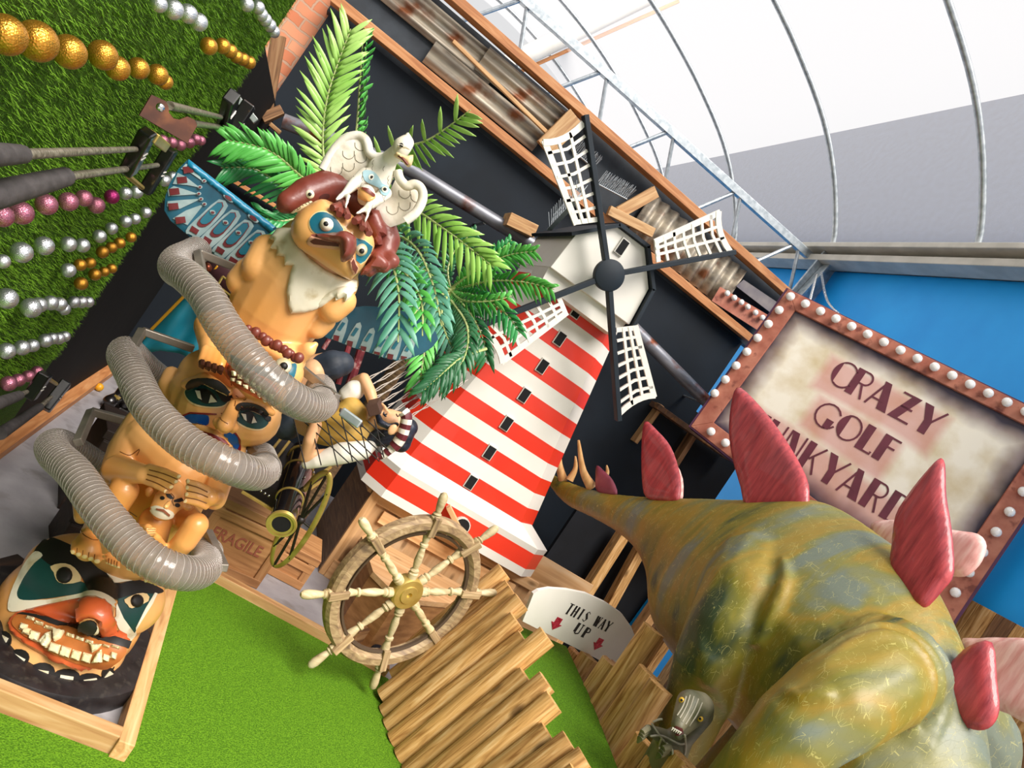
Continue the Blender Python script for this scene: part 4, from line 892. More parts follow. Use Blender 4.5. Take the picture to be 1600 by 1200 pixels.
# ================= small raptor peeping over the palisade =================
rap = empty('raptor_model', P(1070, 1160, d=2.95), 'small roped grey-green raptor with open jaws peering over the far log fence', 'dinosaur model')
rm = mat('raptor_skin', '#4a4c34', '#7d775f', rough=.5, scale=9, bump=.3, contrast=(.4, .62)); RD = 2.9
mb = MB()
chainc(mb, [D(1092, 1105, RD, 24), D(1078, 1100, RD-.03, 22), D(1068, 1118, RD-.08, 17), D(1060, 1133, RD-.12, 12)])
chainc(mb, [D(1095, 1112, RD, 17), D(1080, 1128, RD-.04, 12), D(1060, 1150, RD-.08, 7)])
chainc(mb, [D(1095, 1115, RD+.05, 20), D(1065, 1150, RD+.08, 20), D(1045, 1175, RD+.1, 30), D(1030, 1215, RD+.12, 36)])
chainc(mb, [D(1035, 1150, RD+.08, 12), D(1012, 1140, RD, 8), D(1003, 1150, RD-.06, 6)]); chainc(mb, [D(1060, 1180, RD+.05, 12), D(1045, 1172, RD-.03, 8), D(1033, 1176, RD-.06, 6)])
hd = sculpt('body', mb, rm, rap, voxel=.008, sm=3); hb = bvh_of(hd)
for k_ in range(3):
    MB().tube([P(1012-k_*3, 1138+k_*5, d=RD-.06), P(1004-k_*2, 1144+k_*5, d=RD-.11), P(998-k_, 1152+k_*4, d=RD-.09)], [.014, .012, .004], 7).build('claw', rm, rap, smooth=True)
    MB().tube([P(1046-k_*4, 1168+k_*4, d=RD-.06), P(1036-k_*3, 1170+k_*5, d=RD-.11), P(1029-k_*2, 1177+k_*4, d=RD-.09)], [.014, .012, .004], 7).build('claw', rm, rap, smooth=True)
for a, b_ in ((1065, 1094), (1094, 1123)):
    h = hb.ray_cast(C0, ray(a, b_).normalized())
    if h[0]: e_ = MB().ball(h[0], .012).build('eye', mat('amber_eye', '#c9a02c', rough=.15), rap, smooth=True); MB().ball(h[0]-ray(a, b_)*.009, .005).build('pupil', hole_m, e_, smooth=True)
mo = MB(); [mo.lathe(P(1052+k_*3, 1137+k_*1.6, d=RD-.165), -CU, [(0, .004), (.012, .001)], 6) for k_ in range(5)]; mo.build('teeth', white_m, rap)
decal([(1048, 1140), (1056, 1134), (1066, 1138), (1068, 1146), (1060, 1150), (1050, 1148)], hb, .003, 2).build('mouth', mat('mouth_red', '#5a1f1c'), rap, fix=False)
ropem = mat('pale_rope', '#c9c2b2', '#a9a290', rough=.9, scale=40)
mb = MB()
for pts in ([(1018, 1130), (1035, 1155), (1050, 1170), (1050, 1185)], [(1016, 1150), (1035, 1150), (1060, 1162), (1070, 1162)], [(1070, 1148), (1072, 1165), (1070, 1180)], [(1020, 1128), (1030, 1124), (1035, 1124)], [(1034, 1152), (1030, 1168), (1038, 1180)]):
    q = [];
    for p in crom([(a, b_, 0) for a, b_ in pts], 5):
        h = hb.ray_cast(C0, ray(p.x, p.y).normalized()); q.append((h[0]-ray(p.x, p.y)*.01) if h[0] else P(p.x, p.y, d=RD))
    mb.tube(q, .004, 7)
mb.build('rope', ropem, rap, smooth=True)
for a_, b_ in (((1078, 1086), (1062, 1122)), ((1084, 1088), (1066, 1128)), ((1091, 1092), (1071, 1132)), ((1097, 1098), (1077, 1134)), ((1072, 1088), (1058, 1118))):
    linedecal([a_, ((a_[0]+b_[0])/2+2, (a_[1]+b_[1])/2), b_], hb, .007, -.001).build('crest_ridge', mat('raptor_crest', '#8f8a76', '#a39c86', rough=.5), rap, smooth=True)
# ================= totem pole =================
tan_m = mat('totem_tan', '#db8f3e', '#f0b876', rough=.38, scale=2.2, detail=3, coat=.25, contrast=(.3, .62), bump=.12, bscale=14)
tancream = mat('totem_cream', '#f0d3a0', '#e8c48a', rough=.4, scale=4)
t_black = mat('totem_black', '#14110f', '#1c1816', rough=.55); t_teal = mat('totem_teal', '#0f3a38', '#164a46', rough=.5, scale=6)
t_teal2 = mat('totem_sea_teal', '#11556a', '#1d6d80', rough=.35, scale=6); t_white = mat('totem_white', '#efe9d6', '#dcd2b4', rough=.4, scale=6, dirt='#b09a66', dirt_scale=9)
t_orange = mat('totem_orange', '#c9552a', '#d8683a', rough=.35, scale=4, coat=.3); t_blue = mat('totem_blue', '#0f4a92', rough=.35)
t_brown = mat('totem_brown', '#6d3026', '#7e3c30', rough=.4, scale=7, bump=.3, bscale=22, coat=.15); t_red = mat('totem_dark_red', '#7a1620', rough=.4)
tooth_m = mat('tooth_ivory', '#f1e6c6', '#e3d2a4', rough=.4, scale=20)
tot = empty('totem_pole', (.055, 2.63, 0), 'tall painted totem pole with eagle, fish, masks and crouching figure on a black disc', 'totem pole')
AXD = 2.5
def Z(reg, s): return lambda x, y: (reg[0]+x/s, reg[1]+y/s)
zb = Z((0, 840), 4); zf = Z((80, 700), 5.218); zh = Z((220, 380), 4); ze = Z((420, 280), 5.4545); zr = Z((420, 190), 5.714); zg = Z((0, 600), 4); zw = Z((240, 240), 6.314)
def pz(z, pts): return [z(*p) for p in pts]
def TC(z, x, y, d, r, s): a, b = z(x, y); return (P(a, b, d=d), (r/s)*d/FPX)
def dec(name, pts, bv, m_, off=.003, step=3.5, sm_=3, dome=0, edge=5, par=None):
    mb = decal(pts, bv, off, step, sm_, dome, edge)
    if len(mb.f) < 3: return None
    return mb.build(name, m_, par or tot, smooth=True, fix=False, sharp=50)
def circ(x, y, rx, ry=None, n=14): ry = ry or rx; return [(x+rx*cos(2*pi*i/n), y+ry*sin(2*pi*i/n)) for i in range(n)]
# base disc
MB().lathe((.05, 2.63, 0), (0, 0, 1), [(0, .345), (.045, .35), (.062, .342), (.068, .32)], 56).build('base_disc', mat('black_rubber', '#1d1a1b', '#2b2829', rough=.38, scale=14, dirt='#3a3632', dirt_scale=30, bump=.2), tot, smooth=True)
# lowest mask
mb = MB(); c = P(110, 960, d=2.56)
mb.ball(c, 1, (.238, .235, .225), n=36, m_=24); mb.ball(P(95, 1008, d=2.48), 1, (.205, .225, .19), n=30, m_=20); mb.ball(P(150, 915, d=2.56), 1, (.24, .2, .15), n=30, m_=20)
mb.capsule(P(158, 925, d=2.4), P(150, 962, d=2.29), .045, .05); mb.capsule(P(140, 968, d=2.33), P(166, 978, d=2.33), .03, .03)
mb.capsule(P(35, 985, d=2.44), P(110, 1015, d=2.32), .05, .055); mb.capsule(P(110, 1015, d=2.32), P(175, 1012, d=2.34), .055, .045)
base = sculpt('lower_mask', mb, tan_m, tot, voxel=.009, sm=6); B = bvh_of(base)
dec('painted_brow', pz(zb, [(215, 95), (300, 5), (420, 40), (520, 95), (640, 175), (705, 285), (870, 268), (1010, 325), (985, 352), (860, 350), (715, 385), (640, 360), (560, 330), (500, 230), (440, 180), (370, 165), (320, 175), (260, 130)]), B, t_black, .006, 4)
dec('cheek_patch', pz(zb, [(270, 120), (320, 175), (360, 250), (400, 290), (505, 275), (570, 330), (400, 365), (250, 385), (150, 395), (112, 365), (120, 310), (160, 240), (220, 160)]), B, t_teal, .005, 4)
dec('white_stripe', pz(zb, [(225, 90), (270, 115), (215, 165), (160, 240), (118, 320), (112, 365), (150, 392), (300, 385), (470, 355), (590, 335), (700, 385), (712, 440), (600, 370), (440, 385), (240, 430), (110, 462), (55, 445), (75, 340), (120, 240), (170, 150)]), B, t_white, .007, 4)
dec('white_blaze', pz(zb, [(620, 165), (740, 195), (880, 262), (705, 288), (660, 220)]), B, t_white, .008, 4, 0)
dec('cheek_patch', pz(zb, [(720, 385), (780, 365), (960, 345), (900, 460), (838, 595), (770, 510), (712, 430)]), B, t_teal, .005, 4, 0)
dec('white_stripe', pz(zb, [(700, 395), (722, 395), (770, 500), (838, 592), (880, 520), (950, 410), (978, 350), (962, 345), (905, 440), (845, 560), (850, 600), (800, 658), (740, 560), (700, 470)]), B, t_white, .007, 4, 0)
for pts, pc_, r_ in (([(318, 185), (380, 165), (440, 175), (490, 220), (505, 275), (400, 290), (355, 265), (340, 220)], (405, 238), 50), ([(773, 388), (850, 352), (912, 353), (920, 398), (820, 440), (795, 420)], (850, 396), 40)):
    e_ = dec('eye', pz(zb, pts), B, tancream, .009, 3, 2)
    dec('pupil', circ(*zb(*pc_), r_/4), B, t_black, .012, 2.5, 0, .008, 8)
dec('nose', pz(zb, [(125, 458), (240, 430), (440, 385), (560, 375), (650, 392), (695, 440), (700, 490), (740, 560), (800, 648), (770, 662), (700, 640), (632, 620), (622, 560), (590, 508), (530, 508), (490, 540), (430, 555), (340, 535), (240, 480), (160, 466)]), B, t_orange, .006, 4, 2, .014, 6)
dec('lip', pz(zb, [(55, 540), (100, 470), (160, 462), (300, 520), (420, 568), (600, 620), (780, 668), (800, 660), (740, 760), (640, 812), (500, 810), (330, 762), (180, 684), (80, 605)]), B, t_orange, .006, 4, 2, .02, 5)
mo = dec('mouth', pz(zb, [(100, 540), (160, 478), (300, 530), (420, 578), (600, 630), (765, 682), (700, 768), (600, 780), (430, 745), (250, 672), (140, 600)]), B, mat('mouth_brown', '#8e4a1e', '#b56c34', rough=.4, scale=8), .032, 4)
dec('mouth_edge', pz(zb, [(130, 482), (165, 470), (430, 560), (500, 575), (620, 612), (780, 660), (770, 690), (600, 640), (420, 590), (300, 545), (165, 490)]), B, t_black, .035, 4, 0)
BM = bvh_of(base, mo)
def tooth(q, off=.006, dome=.012): dec('tooth', pz(zb, q), BM, tooth_m, off, 2.2, 0, dome, 3)
for x, y, w_, h in ((150, 560, 44, 42), (168, 585, 46, 42), (215, 615, 60, 60), (345, 690, 62, 56), (410, 712, 60, 60), (477, 732, 56, 54), (543, 748, 56, 52), (665, 748, 40, 34), (710, 735, 36, 36), (192, 505, 48, 20), (245, 535, 52, 22), (305, 563, 54, 22), (440, 612, 50, 20), (500, 632, 50, 20), (560, 652, 46, 20), (665, 676, 40, 14), (722, 682, 50, 14)):
    c_, s_ = cos(.3), sin(.3); tooth([(x+a*c_-b_*s_, y+a*s_+b_*c_) for a, b_ in ((-w_/2, -h/2), (w_/2, -h/2), (w_/2*1.05, h/2), (-w_/2*1.05, h/2))])
for q in ([(238, 652), (285, 600), (325, 592), (322, 640), (298, 690)], [(575, 776), (610, 715), (636, 698), (642, 770)], [(335, 575), (405, 590), (380, 630), (345, 650)], [(562, 662), (640, 668), (610, 700), (580, 716)]): tooth(q, .012, .014)
dec('nostril', circ(*zb(555, 568), 15, 12), B, t_white, .016, 2.5, 0); dec('nostril', circ(*zb(560, 550), 12, 9), B, t_black, .022, 2.5, 0)
dec('chin_band', pz(zb, [(0, 712), (60, 738), (190, 812), (350, 878), (510, 905), (640, 885), (712, 805), (660, 915), (530, 966), (400, 952), (200, 882), (60, 800), (0, 752)]), B, t_black, .006, 4, 0)
for x, y, a_, b_ in ((30, 640, 45, 55), (122, 748, 64, 52), (265, 835, 80, 55), (415, 868, 85, 50), (560, 888, 80, 42), (672, 852, 40, 45)):
    dec('chin_oval', circ(*zb(x, y), a_/4, b_/4), B, t_black, .007, 3, 0)
    ang = .5 if x < 200 else (.15 if x < 450 else -.15 if x < 600 else -.9); w_, h = (20, 28) if x < 60 else (40, 15) if x < 600 else (26, 14)
    dec('chin_mark', pz(zb, [(x+u*cos(ang)-v*sin(ang), y+6+u*sin(ang)+v*cos(ang)) for u, v in ((-w_, -h), (w_, -h), (w_, h), (-w_, h))]), B, t_white, .010, 3, 0)
# crouching figure with the second mask above it
mb = MB()
def cc(z, s, *pts):
    q = [TC(z, x, y, d, r, s) for x, y, d, r in pts]
    for (a, ra), (b_, rb) in zip(q[:-1], q[1:]): mb.capsule(a, b_, ra, rb, n=18)
    if len(q) == 1: mb.ball(q[0][0], q[0][1], n=18)
one = lambda x, y: (x, y)
cc(one, 1, (200, 850, 2.55, 62), (235, 790, 2.53, 74), (262, 735, 2.5, 74), (300, 680, 2.5, 66), (335, 640, 2.5, 70))       # trunk
cc(one, 1, (235, 690, 2.4, 44), (285, 735, 2.37, 52)); cc(one, 1, (290, 680, 2.4, 52), (340, 710, 2.42, 36))
cc(one, 1, (225, 665, 2.42, 30), (200, 705, 2.36, 30), (183, 742, 2.3, 26), (185, 750, 2.28, 24)); cc(zf, 5.2, (540, 180, 2.26, 125), (640, 190, 2.22, 100), (760, 215, 2.18, 80))
cc(one, 1, (362, 705, 2.44, 22), (345, 745, 2.36, 20), (336, 780, 2.28, 17)); cc(zf, 5.2, (1330, 400, 2.26, 75), (1290, 400, 2.18, 75))
for a_, b_ in (((800, 155), (1045, 232)), ((790, 195), (1020, 275)), ((775, 235), (978, 318)), ((770, 270), (930, 352))): cc(zf, 5.2, (*a_, 2.17, 32), ((a_[0]+b_[0])/2, (a_[1]+b_[1])/2-8, 2.15, 28), (*b_, 2.14, 21))
for a_, b_ in (((1280, 340), (1115, 270)), ((1285, 380), (1108, 322)), ((1285, 425), (1105, 378)), ((1260, 475), (1095, 432))): cc(zf, 5.2, (*a_, 2.17, 32), ((a_[0]+b_[0])/2, (a_[1]+b_[1])/2-8, 2.15, 28), (*b_, 2.14, 22))
cc(zf, 5.2, (590, 350, 2.22, 118), (500, 480, 2.22, 120), (380, 640, 2.26, 105), (330, 690, 2.26, 85)); cc(zf, 5.2, (560, 370, 2.3, 100), (360, 480, 2.42, 100)); cc(zf, 5.2, (250, 560, 2.34, 60), (260, 420, 2.4, 80))
cc(zf, 5.2, (1180, 625, 2.22, 100), (1090, 760, 2.22, 95), (970, 880, 2.24, 80)); cc(zf, 5.2, (1180, 640, 2.24, 90), (1080, 560, 2.4, 120))
cc(zf, 5.2, (290, 770, 2.22, 95), (300, 830, 2.17, 95)); cc(zf, 5.2, (880, 1010, 2.22, 70), (870, 1060, 2.17, 60))
for (x0, y0, x1, y1, n_, r) in ((185, 845, 375, 915, 5, 30), (775, 1075, 945, 1125, 5, 26), (455, 935, 545, 970, 5, 17), (620, 985, 715, 1015, 5, 17)):
    for i in range(n_): t = i/(n_-1); cc(zf, 5.2, (x0+(x1-x0)*t+8, y0+(y1-y0)*t-70, 2.19, r), (x0+(x1-x0)*t, y0+(y1-y0)*t, 2.14, r*(1.15 if i == n_-1 else .9)))
cc(zf, 5.2, (590, 780, 2.24, 60), (520, 870, 2.2, 50)); cc(zf, 5.2, (700, 850, 2.24, 60), (670, 930, 2.2, 50)); cc(zf, 5.2, (850, 600, 2.28, 130), (830, 760, 2.28, 110))
cc(zf, 5.2, (900, 790, 2.2, 35), (860, 730, 2.16, 35), (800, 690, 2.14, 40), (780, 690, 2.13, 35)); cc(zf, 5.2, (720, 660, 2.2, 40), (790, 650, 2.16, 36))
for k_ in range(4): cc(zf, 5.2, (850, 655+k_*18, 2.13, 12), (775, 655+k_*20, 2.11, 11))
# little old head
cc(zf, 5.2, (985, 350, 2.24, 95), (960, 430, 2.22, 118), (920, 490, 2.21, 105)); cc(zf, 5.2, (965, 440, 2.12, 18), (935, 478, 2.09, 24)); cc(zf, 5.2, (800, 350, 2.24, 34), (795, 375, 2.24, 28)); cc(zf, 5.2, (1120, 480, 2.24, 40))
# second mask: head, ears, nose, lips
cc(one, 1, (312, 615, 2.44, 46), (345, 638, 2.42, 66), (392, 652, 2.44, 46)); cc(one, 1, (325, 665, 2.42, 44), (350, 682, 2.42, 34)); cc(one, 1, (325, 590, 2.46, 46), (400, 622, 2.46, 46))
cc(one, 1, (268, 585, 2.46, 13), (262, 600, 2.44, 14), (266, 625, 2.44, 11)); cc(one, 1, (366, 632, 2.24, 9), (358, 652, 2.2, 12), (352, 664, 2.17, 13)); cc(one, 1, (341, 660, 2.21, 9), (364, 668, 2.21, 9))
cc(one, 1, (310, 668, 2.26, 7), (335, 680, 2.22, 9), (357, 700, 2.24, 7)); cc(one, 1, (318, 683, 2.26, 9), (345, 700, 2.25, 8))
cc(one, 1, (290, 600, 2.31, 8), (320, 590, 2.26, 9), (358, 612, 2.24, 7)); cc(one, 1, (372, 628, 2.25, 7), (400, 628, 2.27, 8), (425, 645, 2.32, 6))
# bear head biting, with paws
cc(one, 1, (395, 560, 2.42, 36), (440, 583, 2.42, 34)); cc(one, 1, (402, 535, 2.45, 38), (446, 560, 2.45, 32)); cc(one, 1, (365, 575, 2.3, 18), (395, 600, 2.24, 22), (430, 615, 2.3, 18)); cc(one, 1, (358, 560, 2.3, 12), (400, 570, 2.24, 10), (440, 592, 2.3, 12))
cc(one, 1, (330, 510, 2.42, 26), (335, 535, 2.36, 24), (330, 552, 2.3, 18))
for k_ in range(4): cc(one, 1, (322+k_*9, 546+k_*2.5, 2.26, 8), (316+k_*9.5, 562+k_*3, 2.23, 7.5))
cc(one, 1, (466, 556, 2.44, 15), (482, 546, 2.42, 12), (493, 538, 2.42, 5)); cc(one, 1, (388, 510, 2.4, 10), (386, 488, 2.38, 8), (388, 476, 2.38, 4))
cc(one, 1, (372, 583, 2.245, 13), (396, 597, 2.235, 17), (424, 612, 2.245, 13))
# eagle trunk and arm stubs
cc(one, 1, (405, 530, 2.52, 62), (430, 490, 2.5, 72), (460, 440, 2.48, 76), (490, 410, 2.48, 72)); cc(one, 1, (400, 480, 2.48, 40), (425, 430, 2.46, 50)); cc(one, 1, (500, 460, 2.48, 46), (520, 440, 2.46, 40))
cc(one, 1, (418, 392, 2.42, 26), (405, 420, 2.38, 27)); cc(one, 1, (392, 428, 2.42, 27), (378, 440, 2.42, 24)); cc(one, 1, (535, 470, 2.42, 22), (520, 483, 2.42, 22)); cc(one, 1, (505, 500, 2.46, 20), (495, 512, 2.46, 18))
fig = sculpt('carved_figures', mb, tan_m, tot, voxel=.0055, sm=2); B = bvh_of(fig)
def D2(name, z, pts, m_, off=.003, step=2.5, sm_=3, dome=0, edge=4): return dec(name, pz(z, pts) if z else pts, B, m_, off, step, sm_, dome, edge)
# second mask paint
D2('eye_socket', zh, [(278, 915), (330, 870), (420, 865), (500, 900), (560, 960), (545, 1000), (500, 1028), (400, 1028), (320, 1005), (278, 960)], tancream, .002)
D2('eye_socket', zh, [(282, 915), (330, 885), (420, 885), (500, 940), (540, 985), (505, 1018), (410, 1020), (330, 998), (288, 960)], t_teal, .004)
D2('brow', zh, [(285, 890), (320, 855), (390, 843), (480, 862), (545, 915), (572, 965), (550, 998), (505, 985), (470, 930), (400, 890), (340, 890), (300, 912)], t_black, .008)
D2('eye', zh, [(345, 925), (400, 912), (450, 940), (478, 990), (420, 1003), (375, 985)], t_black, .007); D2('eye_white', zh, [(345, 925), (375, 928), (385, 980), (365, 970)], t_white, .011, 1.5, 0); D2('eye_white', zh, [(440, 950), (478, 992), (428, 1000)], t_white, .011, 1.5, 0)
D2('eye_socket', zh, [(572, 1080), (590, 1025), (650, 1010), (740, 1040), (800, 1085), (795, 1120), (760, 1165), (680, 1165), (610, 1130)], tancream, .002)
D2('eye_socket', zh, [(580, 1075), (598, 1035), (700, 1055), (795, 1110), (760, 1155), (690, 1155), (615, 1122)], t_teal, .004)
D2('brow', zh, [(590, 1025), (620, 998), (690, 998), (770, 1030), (808, 1085), (795, 1115), (740, 1068), (670, 1045), (610, 1050)], t_black, .008)
D2('eye', zh, [(625, 1065), (680, 1050), (715, 1085), (722, 1120), (680, 1125), (645, 1100)], t_black, .007); D2('eye_white', zh, [(622, 1062), (650, 1066), (658, 1110), (640, 1098)], t_white, .011, 1.5, 0); D2('eye_white', zh, [(705, 1080), (724, 1120), (692, 1124)], t_white, .011, 1.5, 0)
D2('cheek_mark', zg, [(1145, 205), (1190, 188), (1290, 192), (1308, 225), (1292, 258), (1220, 246), (1165, 232)], t_blue, .004); D2('cheek_mark', zg, [(1405, 300), (1442, 282), (1490, 330), (1500, 385), (1470, 428), (1435, 428), (1440, 372), (1403, 335)], t_blue, .004)
D2('cheek_line', zg, [(1140, 195), (1190, 175), (1280, 180), (1355, 185), (1355, 192), (1280, 190), (1190, 184), (1145, 205)], t_red, .005, 2, 0); D2('cheek_line', zg, [(1440, 260), (1480, 310), (1505, 350), (1500, 420), (1470, 430), (1495, 380), (1485, 330), (1440, 282)], t_red, .005, 2, 0)
D2('lip_line', zg, [(1235, 285), (1330, 312), (1400, 345), (1435, 385), (1390, 362), (1320, 330)], t_red, .003, 2, 0)
# bear paint
D2('eye_socket', zh, [(560, 700), (600, 715), (700, 760), (860, 780), (960, 750), (970, 790), (950, 850), (900, 880), (800, 850), (680, 800), (600, 770)], t_teal2, .004)
for x, y in ((888, 768),):
    a, b_ = zh(x, y); e_ = MB().ball(P(a, b_, d=2.24), .026).build('eye', t_white, tot, smooth=True, sharp=0); MB().ball(P(a+1.5, b_, d=2.217), .012).build('pupil', t_black, e_, smooth=True, sharp=0)
D2('lip', zh, [(530, 770), (575, 745), (690, 790), (805, 860), (862, 925), (845, 985), (770, 982), (650, 925), (555, 860)], t_orange, .004)
D2('mouth', zh, [(548, 775), (580, 765), (680, 805), (790, 870), (840, 930), (825, 965), (770, 960), (660, 905), (570, 845)], mat('mouth_dark', '#6e2d18', rough=.4), .008)
for i in range(7):
    x, y = 575+i*38, 800+i*23
    D2('tooth', zh, [(x, y), (x+26, y+4), (x+28, y+30), (x+4, y+26)], tooth_m, .012, 2, 0, .006, 2); D2('tooth', zh, [(x-2, y+36), (x+24, y+42), (x+22, y+62), (x, y+54)], tooth_m, .012, 2, 0, .006, 2)
for i in range(15):
    x, y = 388+i*5.6, 513+i*3.3
    MB().ball(P(x, y+(i % 2)*3, d=2.325), .011+.003*(i % 3), (1, .9, 1.1)).build('hair_curl', t_brown, tot, smooth=True, sharp=0)
for k_ in range(4):
    a, b_ = 316+k_*9.5, 566+k_*3; MB().tube([P(a, b_, d=2.22), P(a-1, b_+6, d=2.2), P(a+1, b_+10, d=2.21)], [.011, .009, .003], 8).build('claw', mat('claw_dark', '#3a1a10', rough=.35), tot, smooth=True)
# nails and toes
for x, y in ((1045, 234), (1022, 277), (983, 320), (938, 355), (1113, 270), (1105, 322), (1102, 376), (1090, 430)): D2('nail', None, circ(*zf(x, y), 3.6, 3.2, 10), tancream, .002, 1.6, 0)
for (x0, y0, x1, y1, n_, r) in ((175, 848, 375, 922, 5, 4.2), (770, 1080, 945, 1132, 5, 3.6), (450, 940, 545, 975, 5, 2.4), (615, 990, 712, 1020, 5, 2.4)):
    for i in range(n_): t = i/(n_-1); D2('toenail', None, circ(*zf(x0+(x1-x0)*t, y0+(y1-y0)*t), r, r*.7, 10), tancream, .002, 1.5, 0)
# little head paint
D2('brow', zf, [(935, 375), (970, 375), (1000, 412), (975, 418), (945, 400)], t_black, .003, 1.8, 0); D2('brow', zf, [(1000, 425), (1060, 405), (1078, 430), (1040, 442), (1000, 440)], t_black, .003, 1.8, 0)
D2('eye', None, circ(*zf(908, 408), 3.6, 3, 10), t_black, .003, 1.5, 0); D2('eye', None, circ(*zf(1028, 466), 4, 3.2, 10), t_black, .003, 1.5, 0)
D2('beard', zf, [(805, 490), (850, 470), (900, 480), (990, 520), (990, 565), (930, 580), (860, 560), (815, 520)], t_white, .003, 2.5); D2('lip_line', zf, [(860, 492), (920, 500), (965, 540), (960, 555), (915, 520), (862, 503)], mat('lip_brown', '#8a4a2a'), .007, 1.8, 0)
crease = mat('carving_shadow_line', '#7c4a1a', rough=.6)  # dark lines laid on to paint the shade in the creases
cl = None
def cline(pts, w_=.0035):
    q_ = linedecal(pts, B, w_, -.0005)
    if len(q_.v) > 12: q_.build('crease_shade', crease, tot, smooth=True)
for pts, z in (([(975, 370), (1000, 400), (985, 430), (1000, 470)], zf), ([(700, 60), (720, 10), (640, 60), (560, 30)], zf), ([(240, 640), (260, 700), (330, 745), (380, 750)], zf), ([(155, 655), (150, 740), (140, 800)], zf), ([(700, 560), (640, 520)], zf),
               ([(565, 880), (580, 940), (640, 980), (660, 970)], zh), ([(565, 960), (590, 985), (585, 1020)], zh), ([(545, 1130), (500, 1100), (505, 1060)], zh)):
    cline(pz(z, pts))
for a_, b_ in (((800, 178), (1030, 255)), ((785, 215), (1000, 298)), ((775, 255), (955, 338)), ((1275, 360), (1112, 297)), ((1280, 402), (1108, 350)), ((1270, 450), (1100, 404))): cline(pz(zf, [a_, ((a_[0]+b_[0])/2, (a_[1]+b_[1])/2-8), b_]), .004)
for (x0, y0, x1, y1, n_) in ((185, 845, 375, 915, 5), (775, 1075, 945, 1125, 5), (455, 935, 545, 970, 5), (620, 985, 715, 1015, 5)):
    for i in range(n_-1):
        t = (i+.5)/(n_-1); x, y = x0+(x1-x0)*t, y0+(y1-y0)*t; cline(pz(zf, [(x+4, y-38), (x, y+6)]), .003)
for k_ in range(3): cline(pz(zf, [(850, 664+k_*18), (775, 664+k_*20)]), .0025)
# bib
D2('bib', ze, [(85, 430), (205, 425), (230, 540), (330, 660), (480, 770), (620, 840), (738, 860), (735, 930), (690, 1010), (645, 1045), (640, 1005), (575, 1035), (572, 1000), (450, 1090), (300, 1130), (185, 1140), (160, 1060), (155, 960), (180, 820), (205, 735), (140, 735), (138, 660), (70, 655), (80, 600), (25, 595), (62, 530), (15, 515), (60, 465)], t_white, .012, 4, 0, .012, 6)
# eagle head
hp = pz(ze, [(215, 440), (225, 380), (280, 300), (350, 250), (430, 205), (500, 200), (600, 250), (700, 310), (800, 400), (880, 490), (900, 550), (890, 600), (800, 760), (720, 840), (690, 860), (560, 790), (400, 680), (270, 590), (220, 500)])
def face_plane(px, py, d): return (P(px, py, d=d), V((-.12, -1, 0)))
eh = relief(hp, face_plane(525, 380, 2.36), thick=.16, dome=.07, dome_back=.02, edge=.08, step=.014, smooth_px=2).build('eagle_head', tan_m, tot, smooth=True, sharp=60); B2 = bvh_of(eh)
def D3(name, pts, m_, off=.003, step=2.5, sm_=3, dome=0, edge=4, bv_=None): return dec(name, pz(ze, pts), bv_ or B2, m_, off, step, sm_, dome, edge)
D3('eye_surround', [(340, 372), (362, 315), (420, 275), (500, 278), (568, 325), (622, 395), (642, 448), (545, 465), (420, 475), (358, 435)], tancream, .002); D3('eye_surround', [(350, 370), (370, 322), (420, 286), (490, 286), (560, 330), (610, 392), (632, 440), (540, 455), (420, 465), (370, 430)], t_teal2, .004)
D3('eye_surround', [(738, 500), (820, 515), (888, 570), (878, 625), (825, 700), (780, 728), (738, 690)], tancream, .002, 2.5, 0); D3('eye_surround', [(745, 505), (815, 522), (880, 573), (868, 620), (820, 688), (780, 718), (742, 690)], t_teal2, .004, 2.5, 0)
for x, y, r, px_ in ((492, 388, .021, (488, 382)), (785, 600, .02, (792, 612))):
    a, b_ = ze(x, y); h = B2.ray_cast(C0, ray(a, b_).normalized()); c_ = h[0] if h[0] else P(a, b_, d=2.2)
    e_ = MB().ball(c_, r).build('eye', t_white, tot, smooth=True, sharp=0); a2_, b2_ = ze(*px_); MB().ball(c_+(P(a2_, b2_, d=2.2)-P(a, b_, d=2.2))-ray(a, b_).normalized()*(r*.72), r*.42).build('pupil', t_black, e_, smooth=True, sharp=0)
D3('mouth', [(325, 525), (365, 480), (440, 500), (600, 535), (612, 600), (500, 590), (380, 572), (335, 555)], mat('mouth_pink', '#d9a184', rough=.4), .006, 2.5, 2, .012, 4); D3('mouth_slit', [(360, 520), (400, 500), (500, 530), (600, 550), (600, 575), (480, 560), (390, 545)], mat('slit', '#6b3226'), .019, 2.5, 0)
D3('mouth', [(675, 700), (715, 645), (755, 740), (745, 795), (715, 812), (690, 765)], mat('mouth_pink', '#d9a184'), .006, 2, 0, .008, 3); D3('mouth_slit', [(695, 705), (715, 675), (740, 745), (722, 790), (705, 760)], mat('slit', '#6b3226'), .015, 2, 0)
bk = relief(pz(ze, [(360, 478), (440, 466), (560, 462), (620, 443), (680, 452), (735, 490), (748, 540), (742, 600), (705, 668), (640, 706), (613, 690), (610, 620), (598, 545), (540, 530), (440, 505)]), face_plane(555, 375, 2.19), thick=.03, dome=.05, dome_back=.01, edge=.03, step=.008, smooth_px=3).build('beak', t_brown, tot, smooth=True, sharp=60)
